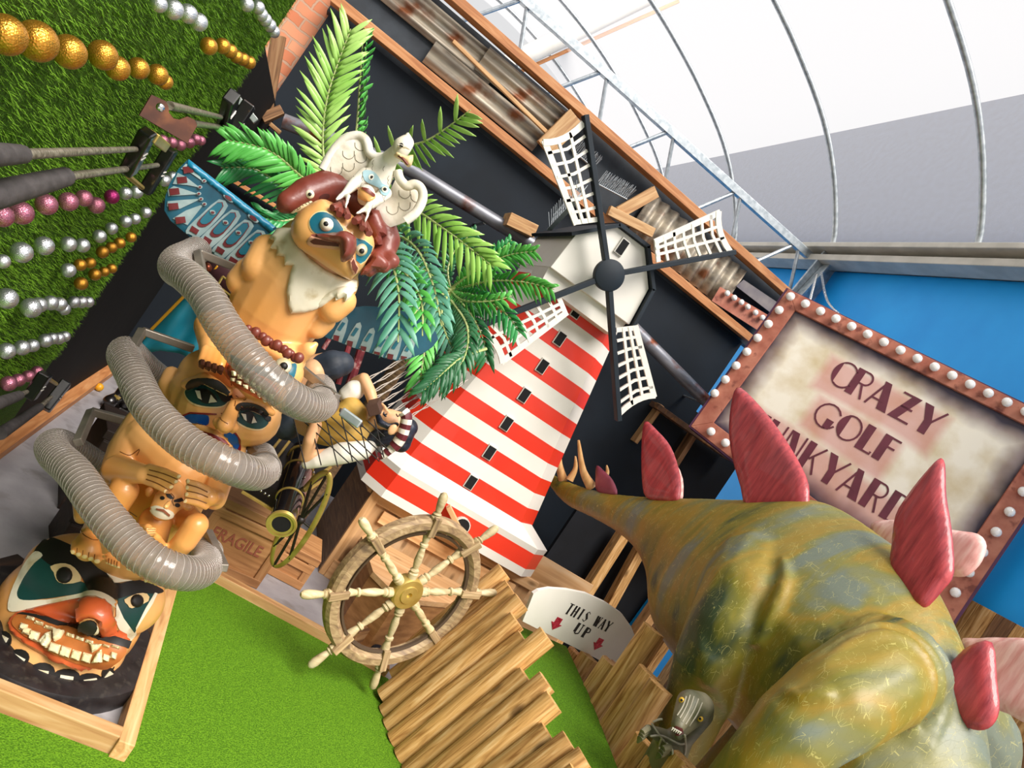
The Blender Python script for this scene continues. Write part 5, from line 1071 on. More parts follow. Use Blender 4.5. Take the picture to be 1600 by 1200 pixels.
# fish wrapped over the head
mb = MB(); cc(one, 1, (443, 322, 2.3, 12), (450, 316, 2.3, 18), (478, 303, 2.34, 25), (512, 292, 2.4, 27), (550, 300, 2.46, 28), (585, 335, 2.48, 28), (602, 375, 2.46, 24), (600, 400, 2.44, 17))
mb.capsule(P(525, 280, d=2.42), P(528, 270, d=2.42), .03, .008); mb.capsule(P(600, 400, d=2.44), P(612, 408, d=2.42), .03, .028); mb.capsule(P(588, 405, d=2.42), P(578, 424, d=2.4), .035, .02); mb.capsule(P(604, 408, d=2.42), P(600, 418, d=2.4), .02, .02)
fsh = sculpt('fish', mb, t_brown, tot, voxel=.007, sm=3); BF = bvh_of(fsh)
relief(pz(ze, [(470, 10), (490, -60), (600, -90), (700, 0), (690, 60), (560, 60)]), face_plane(520, 285, 2.42), thick=.012, dome=.012, step=.012).build('fin', t_brown, tot, smooth=True)
relief(pz(ze, [(890, 640), (930, 620), (1010, 690), (1020, 740), (980, 775), (900, 760), (860, 800), (780, 820), (800, 760), (870, 700)]), face_plane(595, 410, 2.38), thick=.015, dome=.012, edge=.015, step=.01, smooth_px=2).build('tail_fin', t_brown, tot, smooth=True)
relief(pz(ze, [(850, 240), (940, 270), (1010, 440), (1005, 480), (960, 490), (970, 560), (900, 560), (880, 460), (820, 380)]), face_plane(590, 350, 2.4), thick=.03, dome=.02, edge=.03, step=.012).build('fin', t_brown, tot, smooth=True)
dec('teeth', pz(ze, [(140, 322), (210, 270), (290, 215), (360, 183), (380, 198), (330, 248), (240, 292), (180, 326)]), BF, tooth_m, .003, 2.5, 0, .003)
tl_ = MB()
for i in range(8): x = 180+i*24; y = 300-i*14.5; linedecal(pz(ze, [(x-14, y-12), (x+12, y+18)]), BF, .0018, .006, tl_, 2)
linedecal(pz(ze, [(150, 322), (260, 252), (375, 195)]), BF, .0018, .006, tl_); tl_.build('tooth_gaps', mat('line_dark', '#4a3a20'), tot)
h = BF.ray_cast(C0, ray(*ze(350, 128)).normalized())[0] or P(*ze(350, 128), d=2.2); e_ = MB().ball(h, .014, (1, .5, 1)).build('eye', t_white, tot, smooth=True, sharp=0); MB().ball(h-ray(484, 303)*.007, .0055).build('pupil', t_black, e_, smooth=True, sharp=0)
dec('gill_mark', pz(ze, [(430, 155), (470, 125), (515, 130), (510, 160), (460, 175)]), BF, mat('gill', '#4a1f1a'), .002, 2)
for x0, y0, x1, y1, x2, y2 in ((600, 190, 600, 230, 540, 245), (600, 200, 610, 250, 600, 300), (620, 200, 650, 270, 672, 320), (780, 320, 760, 345, 730, 360), (790, 330, 800, 380, 800, 420), (800, 350, 830, 410, 855, 465)):
    MB().tube(crom([P(*ze(x0, y0), d=2.3), P(*ze(x1, y1), d=2.24), P(*ze(x2, y2), d=2.2)], 4), [.013]*8+[.01], 8).build('claw', t_brown, tot, smooth=True)
# white thunderbird on top
bm_ = mat('bird_bone', '#d8d0bc', '#ece7dc', rough=.5, scale=9, bump=.25, bscale=30, dirt='#b5a68a', dirt_scale=8)
mb = MB(); cc(zr, 5.7, (1225, 190, 2.3, 72), (1190, 225, 2.28, 85), (1180, 250, 2.28, 78)); cc(zr, 5.7, (1240, 150, 2.32, 40), (1242, 105, 2.34, 14)); cc(zr, 5.7, (1170, 260, 2.3, 75), (1080, 330, 2.36, 75), (1000, 440, 2.38, 125), (950, 560, 2.38, 125), (890, 640, 2.38, 90))
cc(zr, 5.7, (1150, 210, 2.22, 16), (1260, 240, 2.22, 16)); cc(zr, 5.7, (860, 480, 2.34, 70), (760, 560, 2.3, 55), (680, 640, 2.26, 32), (605, 695, 2.22, 16)); cc(zr, 5.7, (710, 660, 2.24, 22), (685, 770, 2.22, 12)); cc(zr, 5.7, (1040, 640, 2.34, 60), (930, 730, 2.28, 45), (860, 780, 2.25, 26), (785, 822, 2.22, 13)); cc(zr, 5.7, (900, 770, 2.25, 22), (860, 895, 2.22, 11))
cc(zr, 5.7, (870, 640, 2.28, 80), (850, 690, 2.3, 60))
bird = sculpt('thunderbird', mb, bm_, tot, voxel=.005, sm=2); BB = bvh_of(bird)
lw = pz(zr, [(450, 505), (480, 430), (540, 320), (610, 220), (690, 150), (790, 118), (860, 145), (885, 200), (890, 260), (930, 310), (1010, 325), (970, 420), (820, 470), (760, 520), (700, 530), (640, 480), (560, 500)])
rw_ = pz(zr, [(1150, 470), (1190, 540), (1230, 570), (1300, 550), (1350, 570), (1385, 630), (1375, 720), (1320, 820), (1230, 890), (1130, 930), (1050, 950), (1020, 880), (950, 790), (1040, 700), (1090, 600), (1130, 520)])
for wp, dd, rim in ((lw, 2.4, [(480, 430), (540, 320), (610, 220), (690, 150), (790, 125), (850, 150), (880, 200), (895, 270), (950, 315), (1030, 320)]), (rw_, 2.4, [(1150, 440), (1165, 500), (1195, 545), (1235, 575), (1300, 560), (1350, 585), (1375, 640), (1365, 720), (1310, 815), (1220, 885)])):
    wg = relief(wp, face_plane(570, 260, dd), thick=.02, dome=.008, step=.012, smooth_px=3).build('wing', bm_, tot, smooth=True, sharp=50)
    MB().tube(crom([P(*zr(*q), d=dd-.025) for q in rim], 4), .0155, 10).build('wing_rim', bm_, wg, smooth=True)
    BW = bvh_of(wg); fl = MB(); minx = min(q[0] for q in wp); maxx = max(q[0] for q in wp); miny = min(q[1] for q in wp); maxy = max(q[1] for q in wp)
    k_ = 0; x = minx+8
    while x < maxx-8:
        y = miny+10+(k_ % 2)*6
        while y < maxy-8:
            if all(inpoly(x+u, y+v, wp) for u, v in ((9, 4), (-7, -6), (0, 10))): linedecal([(x+9, y-4), (x+8, y+5), (x, y+9), (x-8, y+4), (x-9, y-4)], BW, .0016, .0008, fl, 3)
            y += 19
        x += 19; k_ += 1
    fl.build('feather_lines', mat('feather_line', '#6f6653'), wg)
relief(pz(zr, [(1130, 285), (1150, 275), (1230, 310), (1290, 300), (1275, 390), (1235, 402), (1190, 350), (1120, 310)]), face_plane(635, 245, 2.22), thick=.012, dome=.018, edge=.015, step=.006, smooth_px=2).build('beak', mat('beak_cream', '#e6c896', rough=.4), tot, smooth=True, sharp=60)
MB().tube([P(*zr(1140, 290), d=2.205), P(*zr(1200, 335), d=2.2), P(*zr(1240, 385), d=2.2)], .004, 6).build('beak_line', t_brown, tot)
dec('eye', circ(*zr(1183, 212), 3.2, 4), BB, t_black, .001, 1.5, 0)
dec('mask', pz(zr, [(838, 450), (880, 435), (940, 450), (985, 500), (1010, 550), (1060, 575), (1085, 615), (1050, 662), (1000, 645), (980, 590), (900, 555), (850, 520)]), BB, mat('mask_blue', '#8fb4bd', '#a9c6cb'), .003, 2, 2)
for x, y in ((912, 495), (1035, 612)): dec('mask_eye', circ(*zr(x, y), 4.5), BB, t_white, .005, 1.5, 0); dec('mask_pupil', circ(*zr(x, y), 2.2), BB, t_black, .008, 1.2, 0)
dec('chin', pz(zr, [(800, 590), (860, 600), (950, 665), (930, 700), (870, 715), (790, 670), (760, 650)]), BB, tan_m, .003, 2, 2); dec('mouth', pz(zr, [(835, 590), (890, 600), (940, 650), (940, 675), (890, 640), (840, 605)]), BB, t_brown, .006, 1.8, 0)
fl = MB()
for i in range(26):
    x = 760+random.random()*330; y = 330+random.random()*420; linedecal(pz(zr, [(x, y), (x-14, y+22), (x-8, y+44)]), BB, .0013, .0008, fl, 3)
fl.build('feather_lines', mat('feather_line', '#6f6653'), tot)
# big painted wings
wing_t = mat('wing_teal', '#0b3f52', '#125a70', rough=.35, scale=6, coat=.2); wing_e = mat('wing_edge_blue', '#15789a', rough=.35); wing_w = mat('wing_white', '#9db0b0', '#768f92', rough=.45, scale=14); wing_r = mat('wing_maroon', '#5a1a1e', '#6a2226', rough=.4, scale=8)
lwo = pz(zw, [(345, 55), (1220, 735), (1120, 800), (1010, 960), (800, 1140), (700, 1080), (560, 960), (430, 870), (300, 770), (170, 660), (110, 560), (118, 430), (160, 300), (250, 150)])
wl_ = relief(lwo, (P(345, 340, d=2.66), V((.1, -1, 0))), thick=.03, dome=.004, edge=.01, step=.025).build('great_wing', wing_t, tot, smooth=True, sharp=40); BL = bvh_of(wl_)
def D4(name, pts, m_, off=.003, step=3, sm_=0, dome=0, bv_=None): return dec(name, pz(zw, pts), bv_ or BL, m_, off, step, sm_, dome)
D4('leading_edge', [(345, 55), (1220, 735), (1170, 800), (1120, 750), (800, 500), (500, 260), (330, 130)], wing_e, .004, 4, 0, .008)
for i in range(4):
    ox, oy = i*127, i*100
    base_ = [(650, 470), (720, 515), (590, 730), (400, 830), (345, 815), (325, 770), (345, 730)]
    ring_ = [(645+ox, 450+oy), (735+ox, 515+oy), (620+ox, 665+oy), (450+ox, 825+oy), (385+ox, 840+oy), (322+ox, 790+oy), (338+ox, 725+oy), (480+ox, 590+oy)]
    D4('feather_border', ring_, wing_w, .004, 3, 2)
    D4('feather_core', [(632+ox, 480+oy), (690+ox, 520+oy), (560+ox, 690+oy), (480+ox, 725+oy), (435+ox, 705+oy), (450+ox, 650+oy)], wing_r, .007, 3, 2)
    D4('feather_core', [(628+ox, 485+oy), (680+ox, 522+oy), (560+ox, 670+oy), (495+ox, 695+oy), (465+ox, 680+oy), (475+ox, 635+oy)], t_teal2, .009, 3, 2)
    D4('feather_spot', [(380+ox, 710+oy), (452+ox, 755+oy), (425+ox, 798+oy), (355+ox, 758+oy)], wing_r, .007, 3)
    D4('feather_ring', [(555+ox, 560+oy), (600+ox, 560+oy), (612+ox, 595+oy), (570+ox, 600+oy)], wing_w, .012, 2.5, 2); D4('feather_dot', [(568+ox, 570+oy), (595+ox, 572+oy), (600+ox, 588+oy), (575+ox, 590+oy)], wing_r, .015, 2, 2)
for pts, mk in (([(495, 500), (335, 705), (190, 640), (320, 560), (430, 520)], (265, 655)), ([(470, 445), (260, 545), (135, 520), (140, 470), (300, 455)], (195, 520)), ([(445, 400), (150, 420), (140, 360), (200, 320), (300, 350)], (205, 375)), ([(455, 335), (330, 310), (190, 300), (240, 190), (320, 230)], (280, 260)), ([(480, 270), (380, 200), (270, 150), (320, 100), (420, 160)], (340, 160))):
    D4('fan_feather', pts, wing_w, .004, 3)
    x, y = mk; D4('feather_spot', [(x-50, y-28), (x+45, y-35), (x+55, y+25), (x-40, y+38)], wing_r, .007, 3)
for x, y in ((500, 270), (458, 330), (447, 395), (468, 447), (502, 497)): D4('feather_ring', circ(x, y, 24, 18, 10), wing_w, .008, 2); D4('feather_dot', circ(x, y, 14, 10, 8), wing_r, .011, 1.6)
for x, y in ((742, 438), (985, 638)): D4('edge_ring', [(x-50, y-38), (x+10, y-35), (x+50, y+35), (x+10, y+40), (x-45, y-5)], wing_w, .008, 2.5, 2); D4('edge_dot', [(x-35, y-26), (x+5, y-22), (x+32, y+22), (x+8, y+26), (x-32, y-5)], wing_r, .011, 2.5, 2)
rwo = [(500, 520), (520, 490), (570, 478), (630, 486), (670, 508), (684, 530), (660, 552), (620, 563), (585, 553), (550, 542), (530, 534)]
wr2 = relief(rwo, (P(600, 520, d=2.66), V((-.1, -1, 0))), thick=.03, dome=.004, edge=.01, step=.025, smooth_px=2).build('great_wing', wing_t, tot, smooth=True, sharp=40); BR = bvh_of(wr2)
for i in range(6):
    x, y = 536+i*21, 505+i*8.5-(i > 3)*(i-3)*5; q = [(x, y-8), (x+8, y-4), (x-2, y+30), (x-12, y+32), (x-18, y+24)]
    dec('feather_border', q, BR, wing_w, .004, 2.5, 2); dec('feather_core', [(x-1, y-2), (x+4, y), (x-4, y+12), (x-9, y+10)], BR, t_teal2, .007, 2, 0); dec('feather_spot', [(x-14, y+18), (x-5, y+20), (x-7, y+28), (x-15, y+26)], BR, wing_r, .007, 2, 0)
# ================= golf balls on the turf wall =================
ballm = {}
def ballmat(name, c1, c2, metal, rough):
    m_ = mat(name, c1, c2, rough=rough, metal=metal, scale=8); nt = m_.node_tree; b = nt.nodes['Principled BSDF']
    tc = nt.nodes.new('ShaderNodeTexCoord'); v = nt.nodes.new('ShaderNodeTexVoronoi'); v.inputs['Scale'].default_value = 9; nt.links.new(tc.outputs['Object'], v.inputs['Vector'])
    bp = nt.nodes.new('ShaderNodeBump'); bp.inputs['Strength'].default_value = .35; bp.inputs['Distance'].default_value = .003; nt.links.new(v.outputs['Distance'], bp.inputs['Height']); nt.links.new(bp.outputs[0], b.inputs['Normal']); return m_
BMT = dict(gold=ballmat('ball_gold', '#c98a2c', '#dba042', .85, .3), silver=ballmat('ball_silver', '#d6dadf', '#e8eaee', .9, .28), pink=ballmat('ball_pink', '#c06a86', '#d690a4', .8, .3), magenta=ballmat('ball_magenta', '#a83272', '#b8407e', .8, .3))
rows = [('gold', 'top gold row of the turf wall', [(-2, 47, 36), (47, 57, 36), (99, 75, 30), (153, 81, 26), (177, 102, 22), (211, 103, 19), (241, 113, 18.5), (254, 125, 14)]),
 ('silver', 'short silver row at the top picture edge', [(244, 3, 15), (266, 11, 18), (289, 18, 17), (306, 31, 16)]),
 ('gold', 'short gold row above the hanging putters', [(322, 69, 15.5), (344, 69, 14), (356, 77, 13), (366, 86, 12), (376, 90, 12), (386, 95, 12)]),
 ('silver', 'silver row beside the brick corner', [(382, 4, 13), (400, 9, 12), (405, 20, 12), (411, 28, 12), (418, 37, 12), (425, 47, 11)]),
 ('pink', 'pink cluster behind the rusty putter bracket', [(251, 218, 11), (266, 221, 10), (279, 225, 10), (293, 221, 10), (303, 216, 10), (311, 218, 9)]),
 ('silver', 'silver pair under the lower putter head', [(254, 280, 11), (266, 275, 11)]),
 ('pink', 'pink row under the lower putter', [(-3, 334, 20), (27, 329, 21), (67, 316, 19), (102, 312, 17), (127, 307, 15), (146, 318, 15)]),
 ('silver', 'upper long silver row', [(0, 406, 13), (28, 391, 19), (64, 381, 17), (103, 379, 14), (125, 381, 13), (152, 367, 12), (171, 355, 11), (193, 344, 11), (208, 340, 10), (225, 330, 10)]),
 ('gold', 'gold row under the long silver row', [(157, 392, 11), (171, 385, 10), (184, 378, 10), (202, 369, 9.5)]),
 ('gold', 'gold pair beside the single silver ball', [(122, 412, 11), (138, 409, 10)]),
 ('gold', 'lowest gold row on the turf wall', [(123, 441, 12), (145, 427, 11), (160, 423, 9), (172, 418, 9)]),
 ('silver', 'silver row level with the lowest gold row', [(5, 463, 19), (43, 478, 18), (57, 474, 14), (75, 471, 13.5), (89, 473, 13), (97, 481, 11), (112, 470, 11), (124, 470, 11), (135, 470, 10)]),
 ('silver', 'lowest silver row of the turf wall', [(6, 546, 15), (30, 541, 14), (47, 538, 12), (67, 530, 12.5), (78, 527, 11), (88, 527, 11), (98, 524, 10)]),
 ('pink', 'lowest pink row of the turf wall', [(9, 597, 14), (25, 592, 12), (41, 586, 11), (55, 579, 10.5)])]
ORD = ['first', 'second', 'third', 'fourth', 'fifth', 'sixth', 'seventh', 'eighth', 'ninth', 'tenth']
proto = {}
def golf(colr, x, y, r, label, group):
    p = P(x, y, x=-.585); d_ = (p-C0).dot(CF); rr = r*d_/FPX*.86
    if colr not in proto:
        o = MB().ball((0, 0, 0), 1, n=24, m_=16).build('golf_ball', BMT[colr], smooth=True, sharp=0); proto[colr] = o
    else: o = proto[colr].copy(); COL.objects.link(o)
    WORDS = len(label.split())
    if WORDS > 16: print('LONG', label)
    o.location = p+V((rr*.35, 0, 0)); o.scale = (rr, rr, rr); tag(o, label, 'golf ball', group); return o
for colr, where, lst in rows:
    n_ = len(lst)
    for i, (x, y, r) in enumerate(lst): golf(colr, x, y, r, f'{colr} golf ball, {ORD[i]} from left in the {where}', 'golf balls in the '+where)
golf('magenta', 171, 305, 13, 'bright magenta golf ball ending the pink row under the lower putter', 'golf balls on the turf wall')
golf('silver', 193, 300, 11.5, 'silver golf ball right beside the bright magenta one', 'golf balls on the turf wall'); golf('silver', 210, 298, 11.5, 'silver golf ball next but one to the magenta ball', 'golf balls on the turf wall')
golf('silver', 103, 420, 13, 'single silver golf ball left of the pair of gold balls', 'golf balls on the turf wall')
b_ = golf('gold', 155, 605, 5.5, 'small yellow ball lying on the grey floor by the buckled shoes', None); b_.data = b_.data.copy(); b_.data.materials[0] = mat('ball_yellow', '#e0a020', rough=.4); p = P(155, 605, z=.028); b_.location = p; b_.scale = (.028,)*3
# ================= putters on the turf wall =================
grip = mat('grip_grey', '#3a3636', '#4a4545', rough=.7, scale=30, bump=.3); shaft = mat('worn_shaft', '#5d5548', '#9a9282', rough=.4, metal=.4, scale=10, stretch=(3, 12, 12)); headm = mat('putter_black', '#0e0d0d', rough=.3, coat=.3)
def PW(x, y, off=.06): return P(x, y, x=-.6+off)
def putter(label, g0, g1, s1, head, r=.011, off=.1, rg=.021):
    k = empty('putter', PW(*s1, off), label, 'putter', 'putters hanging on the turf wall')
    if g0: MB().tube([PW(*g0, off), PW(*g1, off)], [rg*1.15, rg*.85], 12).build('grip', grip, k, smooth=True)
    MB().tube([PW(*g1, off), PW(*s1, off)], [r, r*.7], 10).build('shaft', shaft, k, smooth=True)
    a, b, w_ = head; pa, pb = PW(*a, off), PW(*b, off)
    h = lbox('head', pa, pb, w_, w_*.8, headm, k, up=(1, 0, 0), bevel=.006)
    t = (pb-pa).normalized(); sd = t.cross(V((1, 0, 0))).normalized(); mid = (pa+pb)/2
    for q in (-.007, .007): MB().bar(mid+t*q-sd*w_*.3+V((w_*.42, 0, 0)), mid+t*q+sd*w_*.3+V((w_*.42, 0, 0)), .003, .003).build('sight_line', white_m, k)
    return k
putter('upper putter with grey grip reaching in from the left edge', (-40, 242), (35, 241), (212, 233), ((232, 205), (198, 270), .05))
putter('lower putter with thick grey grip reaching in from the left edge', (-60, 318), (102, 276), (246, 258), ((268, 232), (226, 300), .05), rg=.026)
putter('small upper putter behind the rusty bracket, handle to the left', None, (265, 165), (345, 183), ((350, 195), (362, 150), .06), r=.013)
putter('small lower putter behind the rusty bracket, handle to the left', None, (302, 193), (362, 201), ((352, 218), (390, 162), .07), r=.013)
putter('putter near the floor at the left edge, head up', (-30, 640), (30, 618), (42, 612), ((72, 583), (45, 622), .055))
putter('putter leaning by the floor edging, dark handle to the lower left', (0, 678), (62, 636), (80, 620), ((104, 597), (70, 640), .055))
rb = mat('rust_plate', '#3f2218', '#5c3322', rough=.6, metal=.3, scale=12, dirt='#7a4a2a', dirt_scale=9)
k = empty('putter_bracket', PW(262, 180, .12), 'rusty notched steel bracket with two screws holding the small putters', 'bracket')
relief([(236, 148), (258, 158), (262, 166), (263, 176), (270, 185), (280, 187), (292, 182), (303, 187), (307, 196), (292, 224), (217, 180)], (PW(262, 180, .13), V((.45, -1, .15))), thick=.012, dome=0, edge=.01, step=.03).build('plate', rb, k)
for x, y in ((247, 166), (293, 195)): MB().lathe(PW(x, y, .13)+V((.01, -.02, 0)), (.45, -1, .15), [(0, .011), (.006, .009), (.009, .004)], 12).build('screw', chrome, k, smooth=True)
lbox('spacer', PW(238, 213, .11), PW(256, 228, .11), .03, .03, gold_m, k)
for x0, y0, x1, y1 in ((200, 275, 222, 293), (70, 588, 88, 600)):
    o = MB().tube([PW(x0, y0, .1), PW(x1, y1, .1)], .008, 8).build('brass_peg', gold_m, origin=PW(x0, y0, .1), smooth=True); tag(o, 'brass rod joining the two big putter heads' if x0 == 200 else 'brass rod joining the two putter heads near the floor', 'rod')
# ================= ribbed hose spiralling round the totem =================
hosem = bpy.data.materials.new('clear_hose'); hosem.use_nodes = True; nt = hosem.node_tree; b = nt.nodes['Principled BSDF']; b.inputs['Base Color'].default_value = srgb('#857b72'); b.inputs['Roughness'].default_value = .22; b.inputs['Alpha'].default_value = .66; b.inputs['Coat Weight'].default_value = .4
coilm = mat('hose_rib', '#a79e96', rough=.3, coat=.5)
hs = empty('ribbed_hose', P(345, 890, d=2.4), 'clear ribbed ducting hose winding in three turns round the totem pole', 'hose')
turns = [[(365, 352, 2.95), (335, 375, 2.8), (300, 395, 2.6), (277, 407, 2.42), (274, 420, 2.28), (292, 432, 2.17), (320, 460, 2.1), (350, 510, 2.05), (390, 562, 2.02), (430, 603, 2.03), (465, 627, 2.1), (490, 635, 2.2), (503, 628, 2.34), (500, 606, 2.5)],
 [(320, 640, 2.95), (275, 610, 2.82), (232, 578, 2.68), (202, 550, 2.5), (193, 556, 2.36), (207, 584, 2.22), (235, 638, 2.1), (288, 690, 2.04), (345, 722, 2.03), (383, 737, 2.1), (404, 740, 2.22), (413, 732, 2.36), (408, 712, 2.55)],
 [(220, 770, 2.9), (150, 725, 2.72), (100, 695, 2.55), (82, 695, 2.42), (87, 711, 2.27), (118, 741, 2.15), (160, 800, 2.06), (212, 858, 2.02), (262, 888, 2.03), (300, 896, 2.12), (322, 886, 2.28), (322, 864, 2.48), (300, 842, 2.66)]]
for tn in turns:
    pts = crom([P(a, b_, d=d_) for a, b_, d_ in tn], 10)
    # resample evenly
    L_ = [0]
    for i in range(1, len(pts)): L_.append(L_[-1]+(pts[i]-pts[i-1]).length)
    n_ = int(L_[-1]/.0045); rs = []; j = 0
    for i in range(n_+1):
        s_ = L_[-1]*i/n_
        while j < len(L_)-2 and L_[j+1] < s_: j += 1
        rs.append(pts[j].lerp(pts[j+1], (s_-L_[j])/max(L_[j+1]-L_[j], 1e-9)))
    tb = MB().tube(rs, [.0485+.0012*cos(2*pi*i*.0045/0.0165) for i in range(len(rs))], 28, cap=False).build('hose_turn', hosem, hs, smooth=True, sharp=0)
    hx = []; sd = None
    for i in range(len(rs)-1):
        t = (rs[i+1]-rs[i]).normalized(); sd = (t.cross(V((0, 0, 1))) if sd is None else sd-t*sd.dot(t)).normalized(); u = t.cross(sd)
        for q in range(8):
            ph = 2*pi*(i+q/8)*.0045/0.0165; hx.append(rs[i].lerp(rs[i+1], q/8)+(sd*cos(ph)+u*sin(ph))*.049)
    MB().tube(hx, .001, 4).build('coil', coilm, tb, smooth=True, sharp=0)
brm = mat('bracket_steel', '#7d756c', '#9a9084', rough=.4, metal=.5, scale=12)
for q in ([(318, 440, 2.3), (310, 395, 2.45), (385, 425, 2.6)], [(205, 548, 2.36), (222, 517, 2.5), (302, 545, 2.6)], [(122, 692, 2.3), (143, 643, 2.5), (205, 660, 2.6)], [(526, 622, 2.32), (466, 572, 2.5)], [(432, 745, 2.3), (385, 690, 2.5)], [(350, 888, 2.28), (325, 832, 2.5)]):
    for (a0_, b0_, d0), (a1_, b1_, d1) in zip(q[:-1], q[1:]): lbox('bracket', P(a0_, b0_, d=d0), P(a1_, b1_, d=d1), .026, .026, brm, hs, up=(0, 1, 0))
for i in (0, 1, 2):
    a, b_, d_ = turns[i][11 if i else 12]; c_ = P(a, b_, d=d_); t = (P(*turns[i][12][:2], d=turns[i][12][2])-P(*turns[i][10][:2], d=turns[i][10][2])).normalized()
    MB().lathe(c_-t*.008, t, [(0, .051), (0, .054), (.016, .054), (.016, .051)], 28, close=False).build('hose_clamp', brm, hs, smooth=True)
lbox('clamp_plate', P(533, 642, d=2.3), P(563, 664, d=2.3), .03, .012, steel, hs, up=(0, 1, 0), bevel=.005)
# ================= palms =================
leafm = [mat('palm_light', '#8cc84e', '#b8e07c', rough=.4, scale=3, coat=.1), mat('palm_mid', '#3c9c38', '#6cc45c', rough=.4, scale=3, coat=.1), mat('palm_deep', '#1f7a3c', '#40a058', rough=.4, scale=3, coat=.1), mat('palm_bluish', '#3f8068', '#74b49a', rough=.45, scale=3), mat('palm_dark', '#1a5230', '#2f7040', rough=.4, scale=4)]
stemm = mat('palm_stem', '#9fb06a', '#c2c98a', rough=.5)
for m_ in leafm: m_.node_tree.nodes['Principled BSDF'].inputs['Subsurface Weight'].default_value = .0
def frond(parent, pts, leaf_len, mt, n_in=26, ang=55, fold=.35, wid=.012, droop=.25, nrm=None, twist=0, one=0):
    n = int(n_in*.8); leaf_len *= 1.12
    q = crom([P(a, b_, d=d_) for a, b_, d_ in pts], 8); cum = [0]
    for i in range(1, len(q)): cum.append(cum[-1]+(q[i]-q[i-1]).length)
    tot_ = cum[-1]; st = MB().tube(q, [.008*(1-.75*i/len(q)) for i in range(len(q))], 6); base = V(nrm).normalized() if nrm else (C0-q[len(q)//2]).normalized()
    mb = MB()
    for i in range(n):
        s_ = tot_*(.08+.92*i/n); j = 0
        while j < len(cum)-2 and cum[j+1] < s_: j += 1
        p = q[j].lerp(q[j+1], (s_-cum[j])/max(1e-9, cum[j+1]-cum[j])); t = (q[j+1]-q[j]).normalized()
        nn = (base-t*base.dot(t)).normalized(); nn = Matrix.Rotation(twist, 3, t) @ nn; sd = t.cross(nn)
        fr_ = (i+.5)/n; ll = leaf_len*(sin(pi*min(1, .25+.75*(1-fr_)**.7))**.5)*(1-.45*fr_)*random.uniform(.88, 1.08)
        for sg_ in (-1, 1):
            if one and sg_ != one and i % 3: continue
            a_ = radians(ang*(1-.35*fr_)+random.uniform(-6, 6)); d0 = (t*cos(a_)+sd*sg_*sin(a_)+nn*fold*random.uniform(.6, 1.2)).normalized()
            prev = p; vs = []; K = 4
            for k_ in range(K+1):
                u = k_/K; w_ = wid*(.35+.65*sin(pi*min(1, u*.9+.12)))*(1 if k_ < K else .05)
                pos = p+d0*ll*u+V((0, 0, -1))*ll*droop*u*u-nn*ll*.25*u*u
                wv = d0.cross(nn).normalized()*w_
                vs += [pos-wv+nn*w_*.35, pos, pos+wv+nn*w_*.35]
            mb.add(vs, [(k_*3+c_, k_*3+c_+1, k_*3+c_+4, k_*3+c_+3) for k_ in range(K) for c_ in (0, 1)])
    f = mb.build('frond', mt, parent, smooth=True, fix=False, sharp=0); sdm = f.modifiers.new('thick', 'SOLIDIFY'); sdm.thickness = .0012
    st.build('stem', stemm, f, smooth=True); return f
pt_ = P(525, 330, d=3.35); palm = empty('artificial_palm', (pt_.x, pt_.y, 0), 'tall artificial palm fanning out behind the eagle at the totem top', 'palm')
B_ = (525, 330, 3.3)
frond(palm, [B_, (505, 240, 3.25), (512, 150, 3.2), (548, 45, 3.15)], .24, leafm[0], 34, 52, .3, .010, .05)
frond(palm, [(535, 320, 3.35), (555, 220, 3.5), (562, 130, 3.5), (568, 45, 3.4)], .16, leafm[1], 34, 60, .9, .011, .1, nrm=(1, -.2, 0))
frond(palm, [(550, 310, 3.3), (610, 240, 3.2), (670, 218, 3.1), (735, 172, 3.0)], .19, leafm[0], 30, 62, .6, .010, .1, one=1)
frond(palm, [(560, 330, 3.3), (630, 322, 3.05), (700, 362, 2.95), (772, 418, 2.9)], .19, leafm[0], 34, 60, .25, .010, .2)
frond(palm, [(520, 320, 3.3), (470, 275, 3.1), (420, 235, 3.0), (352, 218, 2.95)], .17, leafm[1], 30, 58, .3, .011, .2)
frond(palm, [(520, 335, 3.3), (455, 300, 3.15), (400, 265, 3.1), (345, 262, 3.0)], .15, leafm[2], 26, 55, .3, .010, .3)
frond(palm, [(560, 350, 3.3), (600, 385, 2.8), (622, 450, 2.5), (622, 535, 2.42)], .2, leafm[3], 28, 50, .3, .011, .15)
frond(palm, [(565, 345, 3.3), (640, 378, 2.9), (675, 440, 2.6), (690, 510, 2.5)], .16, leafm[3], 28, 50, .3, .010, .2)
frond(palm, [(560, 345, 3.3), (610, 400, 2.8), (655, 460, 2.55), (660, 525, 2.45)], .15, leafm[1], 26, 50, .4, .010, .2)
frond(palm, [(500, 330, 3.3), (440, 345, 3.2), (400, 330, 3.15)], .13, leafm[2], 20, 55, .4, .010, .3)
MB().tube([(pt_.x, pt_.y, 0), (pt_.x+.03, pt_.y+.02, 1.0), (pt_.x, pt_.y, pt_.z)], [.05, .045, .04], 12).build('trunk', mat('palm_trunk', '#4d3a26', '#7a6040', rough=.9, scale=20, stretch=(1, 1, 4), bump=.5), palm, smooth=True)
p2 = P(705, 450, d=4.15); palm2 = empty('artificial_palm', (p2.x, p2.y, 0), 'bushy dark green artificial palm drooping beside the windmill tower', 'palm')
